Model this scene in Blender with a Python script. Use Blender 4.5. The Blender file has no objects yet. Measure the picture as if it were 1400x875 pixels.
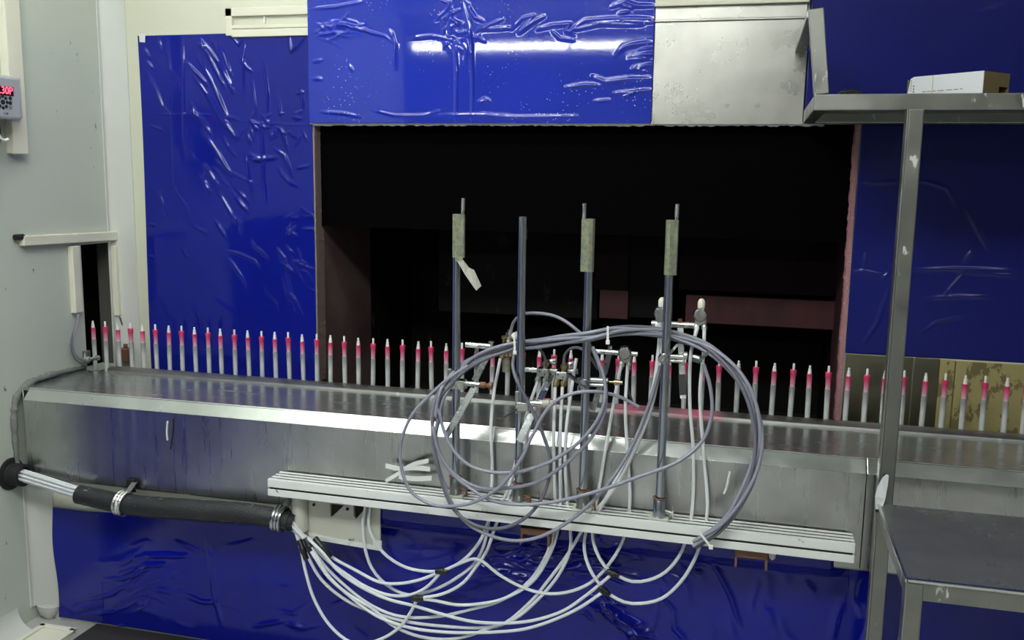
import bpy, bmesh, math, random
import numpy as np
from mathutils import Vector, Matrix
random.seed(7); rng = np.random.default_rng(7)
S = bpy.context.scene
COL = S.collection
# ------------------------------------------------------------------ camera
F = 1277.0                       # focal length in pixels of the 1400 px wide frame
CAMH = 1.48
_d = Vector((-125, 8293, 1277.)).normalized()
_l = Vector((-5000, -272, 1277.)); _l = (_l - _d * _l.dot(_d)).normalized()
AX = -_l; AZ = -_d; AY = AZ.cross(AX)          # world axes seen from the camera (right, down, forward)
cd = bpy.data.cameras.new('camera'); cam = bpy.data.objects.new('camera', cd); COL.objects.link(cam)
cd.sensor_width = 36; cd.sensor_fit = 'HORIZONTAL'; cd.lens = F / 1400 * 36; cd.clip_start = .02; cd.clip_end = 60
right = Vector((AX[0], AY[0], AZ[0])); down = Vector((AX[1], AY[1], AZ[1])); fwd = Vector((AX[2], AY[2], AZ[2]))
up = -down; back = -fwd
M = Matrix(((right.x, up.x, back.x, 0), (right.y, up.y, back.y, 0), (right.z, up.z, back.z, CAMH), (0, 0, 0, 1)))
cam.matrix_world = M
S.camera = cam
S.view_settings.view_transform = 'Standard'; S.view_settings.look = 'None'
S.view_settings.exposure = 0.22; S.view_settings.gamma = 1.0; S.view_settings.use_curve_mapping = False
S.cycles.use_denoising = True
S.cycles.max_bounces = 8; S.cycles.caustics_reflective = False; S.cycles.caustics_refractive = False
# ------------------------------------------------------------------ world: dim hall air beyond the walls
w = bpy.data.worlds.new('world'); S.world = w; w.use_nodes = True
w.node_tree.nodes['Background'].inputs[0].default_value = (.55, .6, .65, 1)
w.node_tree.nodes['Background'].inputs[1].default_value = .05
LAMP_NEAR = 29.0; LAMP_MID = 18.0; LAMP_SIDE = 3.2; LAMP_FAR = 29.0

def ray(x, y):
    c = Vector(((x - 700) / F, (y - 437.5) / F, 1)); return Vector((AX.dot(c), AY.dot(c), AZ.dot(c)))
def at(x, y, ax, v):             # the point of the plane (axis = value) seen at pixel x, y
    r = ray(x, y); o = Vector((0, 0, CAMH)); return o + r * ((v - o[ax]) / r[ax])
def P(x, y, Y): return at(x, y, 1, Y)
W = 2.93                          # face of the booth wall
PY = 2.80                         # conveyor line
XL = -2.2555                      # left wall
OX0, OX1, OZ1 = -1.455, .278, 1.645   # booth opening

# ------------------------------------------------------------------ materials
def mat(name, col, rough=.5, metal=0., **k):
    m = bpy.data.materials.new(name); m.use_nodes = True
    b = m.node_tree.nodes['Principled BSDF']
    b.inputs['Base Color'].default_value = (*col, 1); b.inputs['Roughness'].default_value = rough
    b.inputs['Metallic'].default_value = metal
    for a, v in k.items(): b.inputs[a.replace('_', ' ')].default_value = v
    m['bs'] = 1
    return m
def nd(m, t, **k):
    n = m.node_tree.nodes.new(t)
    for a, v in k.items():
        if a in n.inputs: n.inputs[a].default_value = v
        else: setattr(n, a, v)
    return n
def lk(m, a, b): m.node_tree.links.new(a, b)
def BS(m): return m.node_tree.nodes['Principled BSDF']
def coords(m, scale=(1, 1, 1), kind='Object'):
    t = nd(m, 'ShaderNodeTexCoord'); mp = nd(m, 'ShaderNodeMapping'); mp.inputs['Scale'].default_value = scale
    lk(m, t.outputs[kind], mp.inputs['Vector']); return mp.outputs['Vector']
def noise(m, scale, vscale=(1, 1, 1), detail=4, rough=.55, dist=0.):
    n = nd(m, 'ShaderNodeTexNoise'); n.inputs['Scale'].default_value = scale; n.inputs['Detail'].default_value = detail
    n.inputs['Roughness'].default_value = rough; n.inputs['Distortion'].default_value = dist
    lk(m, coords(m, vscale), n.inputs['Vector']); return n.outputs['Fac']
def ramp(m, src, stops, interp='LINEAR'):
    r = nd(m, 'ShaderNodeValToRGB'); cr = r.color_ramp; cr.interpolation = interp
    while len(cr.elements) < len(stops): cr.elements.new(.5)
    for e, (p, c) in zip(cr.elements, stops):
        e.position = p; e.color = (*c, 1) if len(c) == 3 else c
    lk(m, src, r.inputs['Fac']); return r.outputs['Color']
def g3(v): return (v, v, v)
def mix(m, fac, a, b):
    n = nd(m, 'ShaderNodeMix', data_type='RGBA')
    if hasattr(fac, 'node'): lk(m, fac, n.inputs[0])
    else: n.inputs[0].default_value = fac
    for s, v in ((6, a), (7, b)):
        if hasattr(v, 'node'): lk(m, v, n.inputs[s])
        else: n.inputs[s].default_value = (*v, 1)
    return n.outputs[2]
def bump(m, src, strength=.2, dist=.002):
    b = nd(m, 'ShaderNodeBump'); b.inputs['Strength'].default_value = strength; b.inputs['Distance'].default_value = dist
    lk(m, src, b.inputs['Height']); lk(m, b.outputs['Normal'], BS(m).inputs['Normal'])
def base(m, c): lk(m, c, BS(m).inputs['Base Color'])

def wallpaint(name, c1, c2, dirt=(.12, .12, .1), amt=.70):
    m = mat(name, c1, .55)
    c = mix(m, ramp(m, noise(m, 1.3), [(.35, g3(0)), (.7, g3(1))]), c1, c2)
    c = mix(m, ramp(m, noise(m, 26, (1, 1, .6), 5, .6), [(amt, g3(0)), (amt + .03, g3(1))]), c, dirt)
    base(m, c); bump(m, noise(m, 60), .06); return m
M_left = wallpaint('green grey paint', (.50, .545, .49), (.54, .575, .50), amt=.69)
M_cream = wallpaint('cream paint', (.60, .60, .47), (.64, .64, .52), amt=.80)
M_cove = wallpaint('white cove plastic', (.62, .63, .60), (.58, .58, .54), amt=.74)
M_trimw = wallpaint('ivory plastic', (.74, .72, .60), (.70, .67, .55), (.25, .22, .15), .72)
M_ceil = mat('ceiling panel', (.6, .61, .6), .6)
M_floor = mat('grey floor', (.40, .40, .39), .5); bump(M_floor, noise(M_floor, 30), .1)
M_dark = mat('black void paint', (.004, .004, .004), .9)
M_hall = mat('hall white', (.42, .43, .42), .7)

def steel(name, col=(.56, .56, .54), rough=.26, streak=(1, 1, 1), st=8, stain=.0, stainc=(.75, .75, .72), rv=.12, bst=.02):
    m = mat(name, col, rough, 1.)
    n = noise(m, st, streak, 5, .6)
    r = nd(m, 'ShaderNodeMapRange'); r.inputs['From Min'].default_value = .3; r.inputs['From Max'].default_value = .7
    r.inputs['To Min'].default_value = max(.03, rough - rv); r.inputs['To Max'].default_value = rough + rv
    lk(m, n, r.inputs['Value']); lk(m, r.outputs[0], BS(m).inputs['Roughness'])
    c = mix(m, ramp(m, noise(m, 5, (1, 1, 1), 4), [(.35, g3(0)), (.7, g3(1))]), col, tuple(v * .72 for v in col))
    if stain:
        s = ramp(m, noise(m, 34, (1, 1, .35), 5, .62), [(stain, g3(0)), (stain + .025, g3(1))])
        c = mix(m, s, c, stainc)
        inv = nd(m, 'ShaderNodeMath', operation='SUBTRACT'); inv.inputs[0].default_value = 1.
        lk(m, s, inv.inputs[1]); lk(m, inv.outputs[0], BS(m).inputs['Metallic'])
    base(m, c); bump(m, n, bst, .002); return m
M_tray = steel('tray steel', (.44, .46, .455), .22, (1, 4, 1), 9, 0, rv=.07, bst=.03)
BS(M_tray).inputs['Metallic'].default_value = .78
M_face = steel('trough face steel', (.60, .60, .59), .30, (14, 14, .5), 5, .72, rv=.05, bst=.006)
M_lip = steel('lip steel', (.84, .86, .83), .22, (1, 1, 1), 14, .80, rv=.06, bst=.008)
M_rim = steel('rim steel', (.40, .40, .38), .42, (1, 1, 1), 16, .66, (.55, .55, .52))
M_rack = steel('rack steel', (.36, .36, .33), .38, (1, 1, 1), 12, .62, (.62, .62, .58), rv=.1, bst=.03)
M_table = steel('table steel', (.31, .31, .31), .30, (1, 1, 1), 10, 0, rv=.05, bst=.004)
BS(M_table).inputs['Metallic'].default_value = .75
M_sheet = steel('panel steel', (.50, .49, .45), .30, (1, 1, 1), 7, .73, (.5, .48, .4), rv=.08, bst=.03)
M_pole = steel('pole chrome', (.50, .53, .58), .2, (3, 3, 1), 12, .70, (.55, .55, .55), rv=.08)
M_olive = steel('olive steel', (.30, .28, .20), .36, (1, 1, 1), 8, .74, rv=.1)
M_chrome = steel('fitting chrome', (.68, .68, .66), .28, (1, 1, 1), 30, .62, (.7, .7, .66))
M_alu = steel('flat bar alu', (.36, .38, .38), .3, (1, 1, 1), 40, .64, (.62, .64, .6))
M_brass = steel('brass', (.65, .52, .26), .3, (1, 1, 1), 40, .60, (.7, .68, .55))
# pink overspray on the rim: real paint dust in two patches
def pinkpatch(m, spots):
    c = BS(m).inputs['Base Color'].links[0].from_socket
    g = nd(m, 'ShaderNodeNewGeometry'); tot = None
    for (x, y, z), r in spots:
        v = nd(m, 'ShaderNodeVectorMath', operation='DISTANCE'); v.inputs[1].default_value = (x, y, z); lk(m, g.outputs['Position'], v.inputs[0])
        f = nd(m, 'ShaderNodeMapRange'); f.inputs['From Min'].default_value = r; f.inputs['From Max'].default_value = r * .25
        lk(m, v.outputs['Value'], f.inputs['Value'])
        if tot is None: tot = f.outputs[0]
        else:
            a = nd(m, 'ShaderNodeMath', operation='MAXIMUM'); lk(m, tot, a.inputs[0]); lk(m, f.outputs[0], a.inputs[1]); tot = a.outputs[0]
    mu = nd(m, 'ShaderNodeMath', operation='MULTIPLY'); lk(m, tot, mu.inputs[0])
    lk(m, ramp(m, noise(m, 40), [(.3, g3(.45)), (.6, g3(1))]), mu.inputs[1])
    base(m, mix(m, mu.outputs[0], c, (.75, .12, .25)))
    old = BS(m).inputs['Metallic']; ms = nd(m, 'ShaderNodeMath', operation='SUBTRACT'); ms.inputs[0].default_value = 1.
    lk(m, mu.outputs[0], ms.inputs[1]); lk(m, ms.outputs[0], old)
pinkpatch(M_rim, [(P(862, 552, 2.74), .075), (P(952, 556, 2.74), .10), (P(745, 540, 2.75), .05)])

M_slat = wallpaint('white slat', (.76, .77, .76), (.70, .70, .68), (.22, .21, .2), .66)
M_plate = wallpaint('cream bracket', (.55, .55, .47), (.5, .5, .43), (.10, .09, .08), .64)
M_rust = wallpaint('rust', (.20, .09, .045), (.12, .06, .035), (.4, .3, .22), .66)
M_black = mat('black rubber', (.012, .012, .013), .55); bump(M_black, noise(M_black, 220), .4, .002)
M_sleeve = mat('black foam sleeve', (.016, .017, .018), .5)
base(M_sleeve, mix(M_sleeve, ramp(M_sleeve, noise(M_sleeve, 45, (1, 1, 1), 5), [(.66, g3(0)), (.72, g3(1))]), (.016, .017, .018), (.25, .25, .25)))
bump(M_sleeve, noise(M_sleeve, 160), .7, .003)
M_tape = mat('black tape', (.01, .01, .011), .3); bump(M_tape, noise(M_tape, 300), .5, .002)
M_tube = mat('white tube', (.70, .72, .74), .32)
M_tubeg = mat('frosted tube', (.58, .61, .61), .4)
M_grey = mat('grey hose', (.25, .25, .31), .25)
M_greyd = mat('dark grey hose', (.13, .13, .16), .4)
M_seal = mat('grey mastic', (.17, .175, .165), .75); bump(M_seal, noise(M_seal, 60), .7, .004)
M_white = mat('white plastic', (.78, .78, .76), .4)
M_paperw = mat('white card', (.72, .73, .76), .5)
M_card = mat('brown card', (.20, .16, .07), .8)
M_ink = mat('dark ink', (.06, .06, .07), .7)
M_gold = mat('gold line', (.55, .5, .22), .5)
M_ytape = mat('yellowed tape', (.42, .44, .24), .3)
base(M_ytape, mix(M_ytape, ramp(M_ytape, noise(M_ytape, 90), [(.42, g3(0)), (.6, g3(1))]), (.36, .37, .20), (.22, .25, .22)))
bump(M_ytape, noise(M_ytape, 220), .8, .003)
BS(M_ytape).inputs['Alpha'].default_value = .66
M_tag = mat('buff paper', (.42, .40, .35), .6)
M_box = mat('grey device plastic', (.36, .37, .40), .4)
M_boxb = mat('pale device plastic', (.42, .43, .45), .45)
M_scr = mat('display black', (.02, .01, .015), .2)
M_red = mat('red digits', (.8, .05, .08), .4); BS(M_red).inputs['Emission Color'].default_value = (1, .06, .1, 1); BS(M_red).inputs['Emission Strength'].default_value = 3.
M_btn = mat('button dark', (.02, .02, .025), .4)
M_btng = mat('button olive', (.20, .20, .13), .5)
M_yel = wallpaint('yellowed foam', (.40, .34, .15), (.30, .25, .10), (.16, .13, .05), .54)
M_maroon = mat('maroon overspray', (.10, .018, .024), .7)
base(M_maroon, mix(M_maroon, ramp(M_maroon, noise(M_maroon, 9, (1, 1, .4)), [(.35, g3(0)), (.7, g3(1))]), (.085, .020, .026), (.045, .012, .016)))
M_brown = mat('brown sooty booth wall', (.10, .075, .07), .55)
base(M_brown, mix(M_brown, ramp(M_brown, noise(M_brown, 5), [(.35, g3(0)), (.7, g3(1))]), (.17, .12, .115), (.11, .055, .06)))
M_reveal = mat('brown reveal', (.24, .17, .155), .8); bump(M_reveal, noise(M_reveal, 120), .8, .004)
M_pinkrev = mat('pink caked reveal', (.42, .20, .22), .85); bump(M_pinkrev, noise(M_pinkrev, 160), 1., .005)
M_crust = mat('pale paint crust', (.45, .45, .48), .8); bump(M_crust, noise(M_crust, 200), 1., .004)
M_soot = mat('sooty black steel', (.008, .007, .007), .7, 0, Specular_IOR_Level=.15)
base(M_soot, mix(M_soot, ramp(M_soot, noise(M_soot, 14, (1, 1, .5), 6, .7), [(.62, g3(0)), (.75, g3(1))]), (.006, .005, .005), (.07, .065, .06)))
M_maroonshade = mat('shaded maroon steel', (.012, .004, .005), .7, 0, Specular_IOR_Level=.15)  # dark copy of the maroon, with the hood's shadow put into the colour
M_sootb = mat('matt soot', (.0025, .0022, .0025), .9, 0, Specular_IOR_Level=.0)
M_clear = mat('clear plastic', (.95, .97, 1), .03, 0., Transmission_Weight=1., IOR=1.45)
M_pink = mat('pink gradient cap', (.7, .05, .2), .4)
M_spin = mat('spindle grey', (.5, .5, .5), .5)
M_tip = mat('white tip', (.80, .80, .78), .4)
def zgrad(m, z0, z1, stops):
    t = nd(m, 'ShaderNodeTexCoord'); s = nd(m, 'ShaderNodeSeparateXYZ'); lk(m, t.outputs['Object'], s.inputs[0])
    r = nd(m, 'ShaderNodeMapRange'); r.inputs['From Min'].default_value = z0; r.inputs['From Max'].default_value = z1
    lk(m, s.outputs['Z'], r.inputs['Value']); base(m, ramp(m, r.outputs[0], stops))
zgrad(M_pink, .104, .158, [(0, (.72, .55, .60)), (.35, (.72, .25, .38)), (.8, (.60, .035, .13)), (1, (.60, .03, .12))])
zgrad(M_spin, .01, .112, [(0, (.62, .63, .62)), (.55, (.58, .585, .58)), (.85, (.30, .30, .31)), (1, (.27, .27, .28))])

def filmmat(name, col, rough=.1, specks=.0, spec=.38, bst=.04):
    m = mat(name, col, rough); BS(m).inputs['Specular IOR Level'].default_value = spec; BS(m).inputs['Coat Weight'].default_value = 0
    c = mix(m, ramp(m, noise(m, 2.5), [(.35, g3(0)), (.7, g3(1))]), col, tuple(v * .82 for v in col))
    if specks:
        v = nd(m, 'ShaderNodeTexVoronoi'); v.inputs['Scale'].default_value = 85; lk(m, coords(m), v.inputs['Vector'])
        s = ramp(m, v.outputs['Distance'], [(.10, g3(1)), (.16, g3(0))])
        k = nd(m, 'ShaderNodeMath', operation='MULTIPLY'); lk(m, s, k.inputs[0])
        lk(m, ramp(m, noise(m, 6), [(specks, g3(0)), (specks + .12, g3(1))]), k.inputs[1])
        c = mix(m, k.outputs[0], c, (.5, .52, .7))
    base(m, c); bump(m, noise(m, 55, (1, 1, 1), 3), bst, .003); return m
M_film = filmmat('blue film', (.006, .012, .26), .07)
M_filmh = filmmat('blue film hood', (.014, .032, .42), .04, .5, .6, .008)
M_filmr = filmmat('blue film worn', (.010, .014, .16), .18)
M_filml = filmmat('blue film low', (.003, .007, .25), .16, 0, .48, .02)

# ------------------------------------------------------------------ object helpers
def link(o): COL.objects.link(o); return o
def props(o, label=None, cat=None, group=None, kind=None):
    for k, v in (('label', label), ('category', cat), ('group', group), ('kind', kind)):
        if v: o[k] = v
    return o
def thing(name, label, cat, loc, group=None):
    o = bpy.data.objects.new(name, None); o.location = loc; o.empty_display_size = .05
    return props(link(o), label, cat, group)
def wl(o):
    v = Vector(o.location)
    while o.parent: o = o.parent; v += o.location
    return v
class MB:
    def __init__(s): s.v = []; s.f = []
    def add(s, vs, fs):
        n = len(s.v); s.v += [tuple(v) for v in vs]; s.f += [tuple(i + n for i in f) for f in fs]; return s
    def box(s, a, b):
        x0, x1 = sorted((a[0], b[0])); y0, y1 = sorted((a[1], b[1])); z0, z1 = sorted((a[2], b[2]))
        return s.add([(x0, y0, z0), (x1, y0, z0), (x1, y1, z0), (x0, y1, z0), (x0, y0, z1), (x1, y0, z1), (x1, y1, z1), (x0, y1, z1)],
                     [(3, 2, 1, 0), (4, 5, 6, 7), (0, 1, 5, 4), (1, 2, 6, 5), (2, 3, 7, 6), (3, 0, 4, 7)])
    def beam(s, p, q, wd, ht, side=None):
        p = Vector(p); q = Vector(q); d = (q - p).normalized()
        u = Vector(side) if side is not None else (Vector((0, 0, 1)) if abs(d.z) < .9 else Vector((0, 1, 0)))
        u = (u - d * u.dot(d)).normalized(); r = d.cross(u)
        c = [(-1, -1), (1, -1), (1, 1), (-1, 1)]
        vs = [e + r * (a * wd / 2) + u * (b * ht / 2) for e in (p, q) for a, b in c]
        return s.add(vs, [(3, 2, 1, 0), (4, 5, 6, 7), (0, 1, 5, 4), (1, 2, 6, 5), (2, 3, 7, 6), (3, 0, 4, 7)])
    def prism(s, poly, ext):
        n = len(poly); e = Vector(ext); vs = [Vector(p) for p in poly]; vs += [v + e for v in vs]
        return s.add(vs, [tuple(range(n))[::-1], tuple(range(n, 2 * n))] + [(i, (i + 1) % n, n + (i + 1) % n, n + i) for i in range(n)])
    def rings(s, rings, cap=True, closed=False):
        n = len(rings[0]); vs = [v for r in rings for v in r]; fs = []
        m = len(rings)
        for i in range(m if closed else m - 1):
            for j in range(n):
                a = i * n; b = ((i + 1) % m) * n; fs.append((a + j, a + (j + 1) % n, b + (j + 1) % n, b + j))
        if cap and not closed: fs += [tuple(range(n))[::-1], tuple(range((m - 1) * n, m * n))]
        return s.add(vs, fs)
    def lathe(s, p, axis, prof, n=14):      # prof: (distance along axis, radius)
        p = Vector(p); a = Vector(axis).normalized(); u = a.orthogonal().normalized(); v = a.cross(u)
        return s.rings([[p + a * t + (u * math.cos(6.28318 * k / n) + v * math.sin(6.28318 * k / n)) * max(r, 1e-5) for k in range(n)] for t, r in prof])
    def cyl(s, p, q, r, n=14, r2=None):
        p = Vector(p); q = Vector(q); return s.lathe(p, q - p, [(0, r), ((q - p).length, r if r2 is None else r2)], n)
    def tube(s, pts, r, n=8, step=.012, rr=None, flat=None):
        pts = spline(pts, step); T = [(pts[min(i + 1, len(pts) - 1)] - pts[max(i - 1, 0)]).normalized() for i in range(len(pts))]
        u = T[0].orthogonal().normalized(); R = []
        for i, (p, t) in enumerate(zip(pts, T)):
            u = (u - t * u.dot(t)).normalized(); v = t.cross(u)
            rad = r if rr is None else r * np.interp(i / (len(pts) - 1), *rr)
            R.append([p + (u * math.cos(6.28318 * k / n) + v * math.sin(6.28318 * k / n)) * rad for k in range(n)])
        return s.rings(R)
    def torus(s, c, axis, R, r, n=22, k=8):
        c = Vector(c); a = Vector(axis).normalized(); u = a.orthogonal().normalized(); v = a.cross(u); rg = []
        for i in range(n):
            d = u * math.cos(6.28318 * i / n) + v * math.sin(6.28318 * i / n)
            rg.append([c + d * (R + r * math.cos(6.28318 * j / k)) + a * (r * math.sin(6.28318 * j / k)) for j in range(k)])
        return s.rings(rg, closed=True)
    def build(s, name, m, parent=None, smooth=False, bev=0., label=None, loc=None):
        me = bpy.data.meshes.new(name); o = bpy.data.objects.new(name, me); link(o)
        off = wl(parent) if parent is not None else (Vector(loc) if loc is not None else Vector((0, 0, 0)))
        if parent is not None: o.parent = parent
        elif loc is not None: o.location = loc
        me.from_pydata([tuple(Vector(v) - off) for v in s.v], [], s.f); me.materials.append(m)
        b = bmesh.new(); b.from_mesh(me); bmesh.ops.recalc_face_normals(b, faces=b.faces)
        if smooth:
            for f in b.faces: f.smooth = True
            for e in b.edges:
                if len(e.link_faces) == 2 and e.calc_face_angle(0) > .7: e.smooth = False
        b.to_mesh(me); b.free()
        if bev:
            md = o.modifiers.new('bevel', 'BEVEL'); md.width = bev; md.segments = 2; md.limit_method = 'ANGLE'
        if label: o['label'] = label
        return o
def spline(pts, step):
    pts = [Vector(p) for p in pts]
    if len(pts) < 3:
        L = (pts[1] - pts[0]).length; n = max(1, int(L / .08)); return [pts[0].lerp(pts[1], i / n) for i in range(n + 1)]
    q = [pts[0] * 2 - pts[1]] + pts + [pts[-1] * 2 - pts[-2]]; out = []
    for i in range(1, len(q) - 2):
        p0, p1, p2, p3 = q[i - 1:i + 3]
        # centripetal Catmull-Rom
        t0 = 0.; t1 = t0 + max((p1 - p0).length, 1e-5) ** .5; t2 = t1 + max((p2 - p1).length, 1e-5) ** .5; t3 = t2 + max((p3 - p2).length, 1e-5) ** .5
        n = max(2, int((p2 - p1).length / step))
        for k in range(n):
            t = t1 + (t2 - t1) * k / n
            a1 = p0 * ((t1 - t) / (t1 - t0)) + p1 * ((t - t0) / (t1 - t0)); a2 = p1 * ((t2 - t) / (t2 - t1)) + p2 * ((t - t1) / (t2 - t1))
            a3 = p2 * ((t3 - t) / (t3 - t2)) + p3 * ((t - t2) / (t3 - t2))
            b1 = a1 * ((t2 - t) / (t2 - t0)) + a2 * ((t - t0) / (t2 - t0)); b2 = a2 * ((t3 - t) / (t3 - t1)) + a3 * ((t - t1) / (t3 - t1))
            out.append(b1 * ((t2 - t) / (t2 - t1)) + b2 * ((t - t1) / (t2 - t1)))
    return out + [pts[-1]]
def struct(name, mb, m, **k):
    o = mb.build(name, m, **k); o['kind'] = 'structure'; return o
def single(name, mb, m, label, cat, group=None, **k):
    v = np.array(mb.v); loc = Vector(((v[:, 0].min() + v[:, 0].max()) / 2, (v[:, 1].min() + v[:, 1].max()) / 2, v[:, 2].min()))
    return props(mb.build(name, m, loc=loc, **k), label, cat, group)

# ------------------------------------------------------------------ the hall
H = 2.95; XR = 3.2
struct('floor', MB().box((-4.2, -5.2, -.1), (XR + .1, 3.9, 0)), M_floor)
struct('ceiling', MB().box((-4.2, -5.2, H), (XR + .1, 3.9, H + .1)), M_ceil)
struct('wall_rear', MB().box((-4.2, -5.2, 0), (XR + .1, -5.1, H)), M_hall)
struct('wall_right', MB().box((XR, -5.1, 0), (XR + .1, 3.9, H)), M_hall)
struct('wall_far_left', MB().box((-4.2, -5.1, 0), (-4.1, 0, H)), M_hall)
# left wall with the slot the conveyor runs through
SY0, SY1, SZ0, SZ1 = 2.752, 2.935, .77, 1.222
m = MB(); t = -2.335
m.box((t, .0, 0), (XL, SY0, H)); m.box((t, SY1, 0), (XL, 3.9, H)); m.box((t, SY0, 0), (XL, SY1, SZ0)); m.box((t, SY0, SZ1), (XL, SY1, H))
m.box((-4.1, 0, 0), (t, .1, H))
struct('wall_left', m, M_left)
struct('wall_slot_shade', MB().box((t, SY1 - .003, SZ0), (XL - .001, SY1 - .0005, SZ1)), mat('slot jamb shade', (.11, .10, .09), .8))  # thin dark sheet over the far jamb, painting in its shade
struct('wall_slot_recess', MB().box((-2.9, 2.6, .6), (-2.86, 3.2, 1.4)).box((-2.9, 3.16, .6), (t, 3.2, 1.4)).box((-2.9, 2.6, 1.36), (t, 3.2, 1.4)).box((-2.9, 2.6, .6), (t, 3.2, .64)).box((-2.9, 2.6, .6), (t, 2.64, 1.4)), M_dark)
# booth wall with the opening
m = MB(); T = .03
m.box((XL, W, 0), (OX0, W + T, H)); m.box((OX1, W, 0), (XR, W + T, H)); m.box((OX0, W, OZ1), (OX1, W + T, H)); m.box((OX0, W, 0), (OX1, W + T, .70))
struct('wall_back', m, M_cream)
# plinth under the trough
LW = 2.455
struct('wall_base', MB().box((XL, LW, 0), (XR, LW + .03, .50)), M_cream)
# booth interior
BY = 3.40
struct('wall_booth_left', MB().box((OX0 - .02, W + T, .55), (OX0, BY, 2.1)), M_brown)
struct('wall_booth_right', MB().box((OX1, W + T, .55), (OX1 + .02, BY, 2.1)), M_maroon)
struct('ceiling_booth', MB().box((OX0 - .02, W + T, 2.08), (OX1 + .02, 3.9, 2.1)), M_soot)
struct('floor_booth', MB().box((OX0 - .02, W + T, .53), (OX1 + .02, 3.9, .55)), M_dark)
m = MB(); m.box((OX0 - .02, 3.85, .55), (OX1 + .02, 3.9, 2.1)); m.box((OX0 - .02, BY, .55), (OX0, 3.9, 2.1)); m.box((OX1, BY, .55), (OX1 + .02, 3.9, 2.1))
struct('wall_booth_rear', m, M_soot)
# panels of the water-wash wall: maroon sheet and post, hood shadow painted on their upper parts, black sheets
def booth_panel(x0, y0, x1, y1, Y, mt, n):
    a = P(x0, y0, Y); b = P(x1, y1, Y)
    return struct(n, MB().box((a.x, Y, b.z), (b.x, Y + .02, a.z)), mt, bev=.003)
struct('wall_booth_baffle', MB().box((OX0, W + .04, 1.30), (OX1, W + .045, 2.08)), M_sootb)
booth_panel(938, 150, 1150, 406, BY - .02, M_maroonshade, 'wall_booth_panel_shaded')
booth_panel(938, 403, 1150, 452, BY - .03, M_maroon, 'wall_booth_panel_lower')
booth_panel(820, 150, 858, 398, BY - .015, M_maroonshade, 'wall_booth_post_shaded')
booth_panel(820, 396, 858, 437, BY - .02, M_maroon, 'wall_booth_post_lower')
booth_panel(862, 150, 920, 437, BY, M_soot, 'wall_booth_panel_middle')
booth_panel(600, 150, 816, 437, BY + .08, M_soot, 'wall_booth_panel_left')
# reveals of the opening, caked with overspray
def crusty(name, p0, p1, wv, dv, mt, n=90, amp=.003):
    p0 = Vector(p0); p1 = Vector(p1); R = []
    for i in range(n + 1):
        c = p0.lerp(p1, i / n); j = 1 + random.uniform(-.5, .9) * amp * 60; wj = Vector(wv) * j; dj = Vector(dv)
        R.append([c, c + wj, c + wj + dj, c + dj])
    return struct(name, MB().rings(R), mt)
crusty('trim_1', (OX0, W - .004, .76), (OX0, W - .004, OZ1), (.004, 0, 0), (0, .062, 0), M_reveal, amp=.004)
crusty('trim_2', (OX1, W - .006, .76), (OX1, W - .006, 1.644), (-.013, 0, 0), (0, .05, 0), M_pinkrev, amp=.003)
crusty('trim_3', (OX0, W - .008, OZ1), (OX1 - .1, W - .008, OZ1), (0, 0, -.006), (0, .012, 0), M_crust, n=160, amp=.009)

# corner coves, frames and rails
def cove(name, x, y, rx, ry, z0, z1, mt):
    arc = [(x + rx - rx * math.sin(a), y - ry + ry * math.cos(a)) for a in [i / 12 * math.pi / 2 for i in range(13)]]
    mb = MB().prism([(px, py, z0) for px, py in arc] + [(x, y, z0)], (0, 0, z1 - z0))
    mb.box((x - .001, y - ry - .006, z0), (x + .004, y - ry + .004, z1)); mb.box((x + rx - .003, y - .005, z0), (x + rx + .006, y + .001, z1))
    return struct(name, mb, mt, smooth=True)
cove('trim_4', XL, W, .085, .03, .72, H, M_cove)
cove('trim_5', XL, LW, .080, .03, .045, .503, M_cove)
mb = MB().lathe((XL + .042, LW - .004, .0), (0, 0, 1), [(0, .014), (.014, .030), (.034, .040), (.047, .042)], 24); mb.v = [(x, LW - .004 + (y - LW + .004) * .6, z) for x, y, z in mb.v]; struct('trim_6', mb, M_cove, smooth=True)
# skirting cove along the foot of the left wall
arc = [(XL + .07 - .07 * math.sin(a), .07 - .07 * math.cos(a)) for a in [i / 8 * math.pi / 2 for i in range(9)]]
struct('baseboard_left', MB().prism([(x, .1, z) for x, z in arc] + [(XL, .1, 0)], (0, LW - .19, 0)), M_cove, smooth=True)
# frame of the blanked hatch above the left film
a = P(310, 12, W); b = P(318, 24, W); c = P(426, 47, W)
m = MB().box((a.x, W - .012, 1.935), (b.x + .004, W + .001, a.z)).box((a.x, W - .012, b.z + .002), (-1.44, W + .001, a.z)).box((b.x, W - .010, 1.957), (-1.44, W + .001, 1.969)).box((b.x, W - .012, 1.93), (-1.44, W + .001, 1.955))
struct('trim_7', m, M_trimw, bev=.002)
struct('trim_8', MB().box((b.x + .12, W - .008, b.z - .022), (b.x + .124, W, b.z)), M_white)
struct('trim_12', MB().box((-2.03, 2.33, 0), (1.2, LW, .004)), mat('floor grime', (.03, .026, .025), .6))
# rails above the steel sheet
struct('trim_9', MB().box((-.325, W - .02, 1.99), (.115, W + .001, 2.12)).box((-.325, W - .03, 1.985), (.115, W, 1.995)), M_trimw, bev=.002)
struct('trim_10', MB().box((-.325, W - .012, 1.945), (.112, W + .001, 1.988)).box((-.325, W - .018, 1.942), (.112, W, 1.949)), M_sheet, bev=.002)

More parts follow.
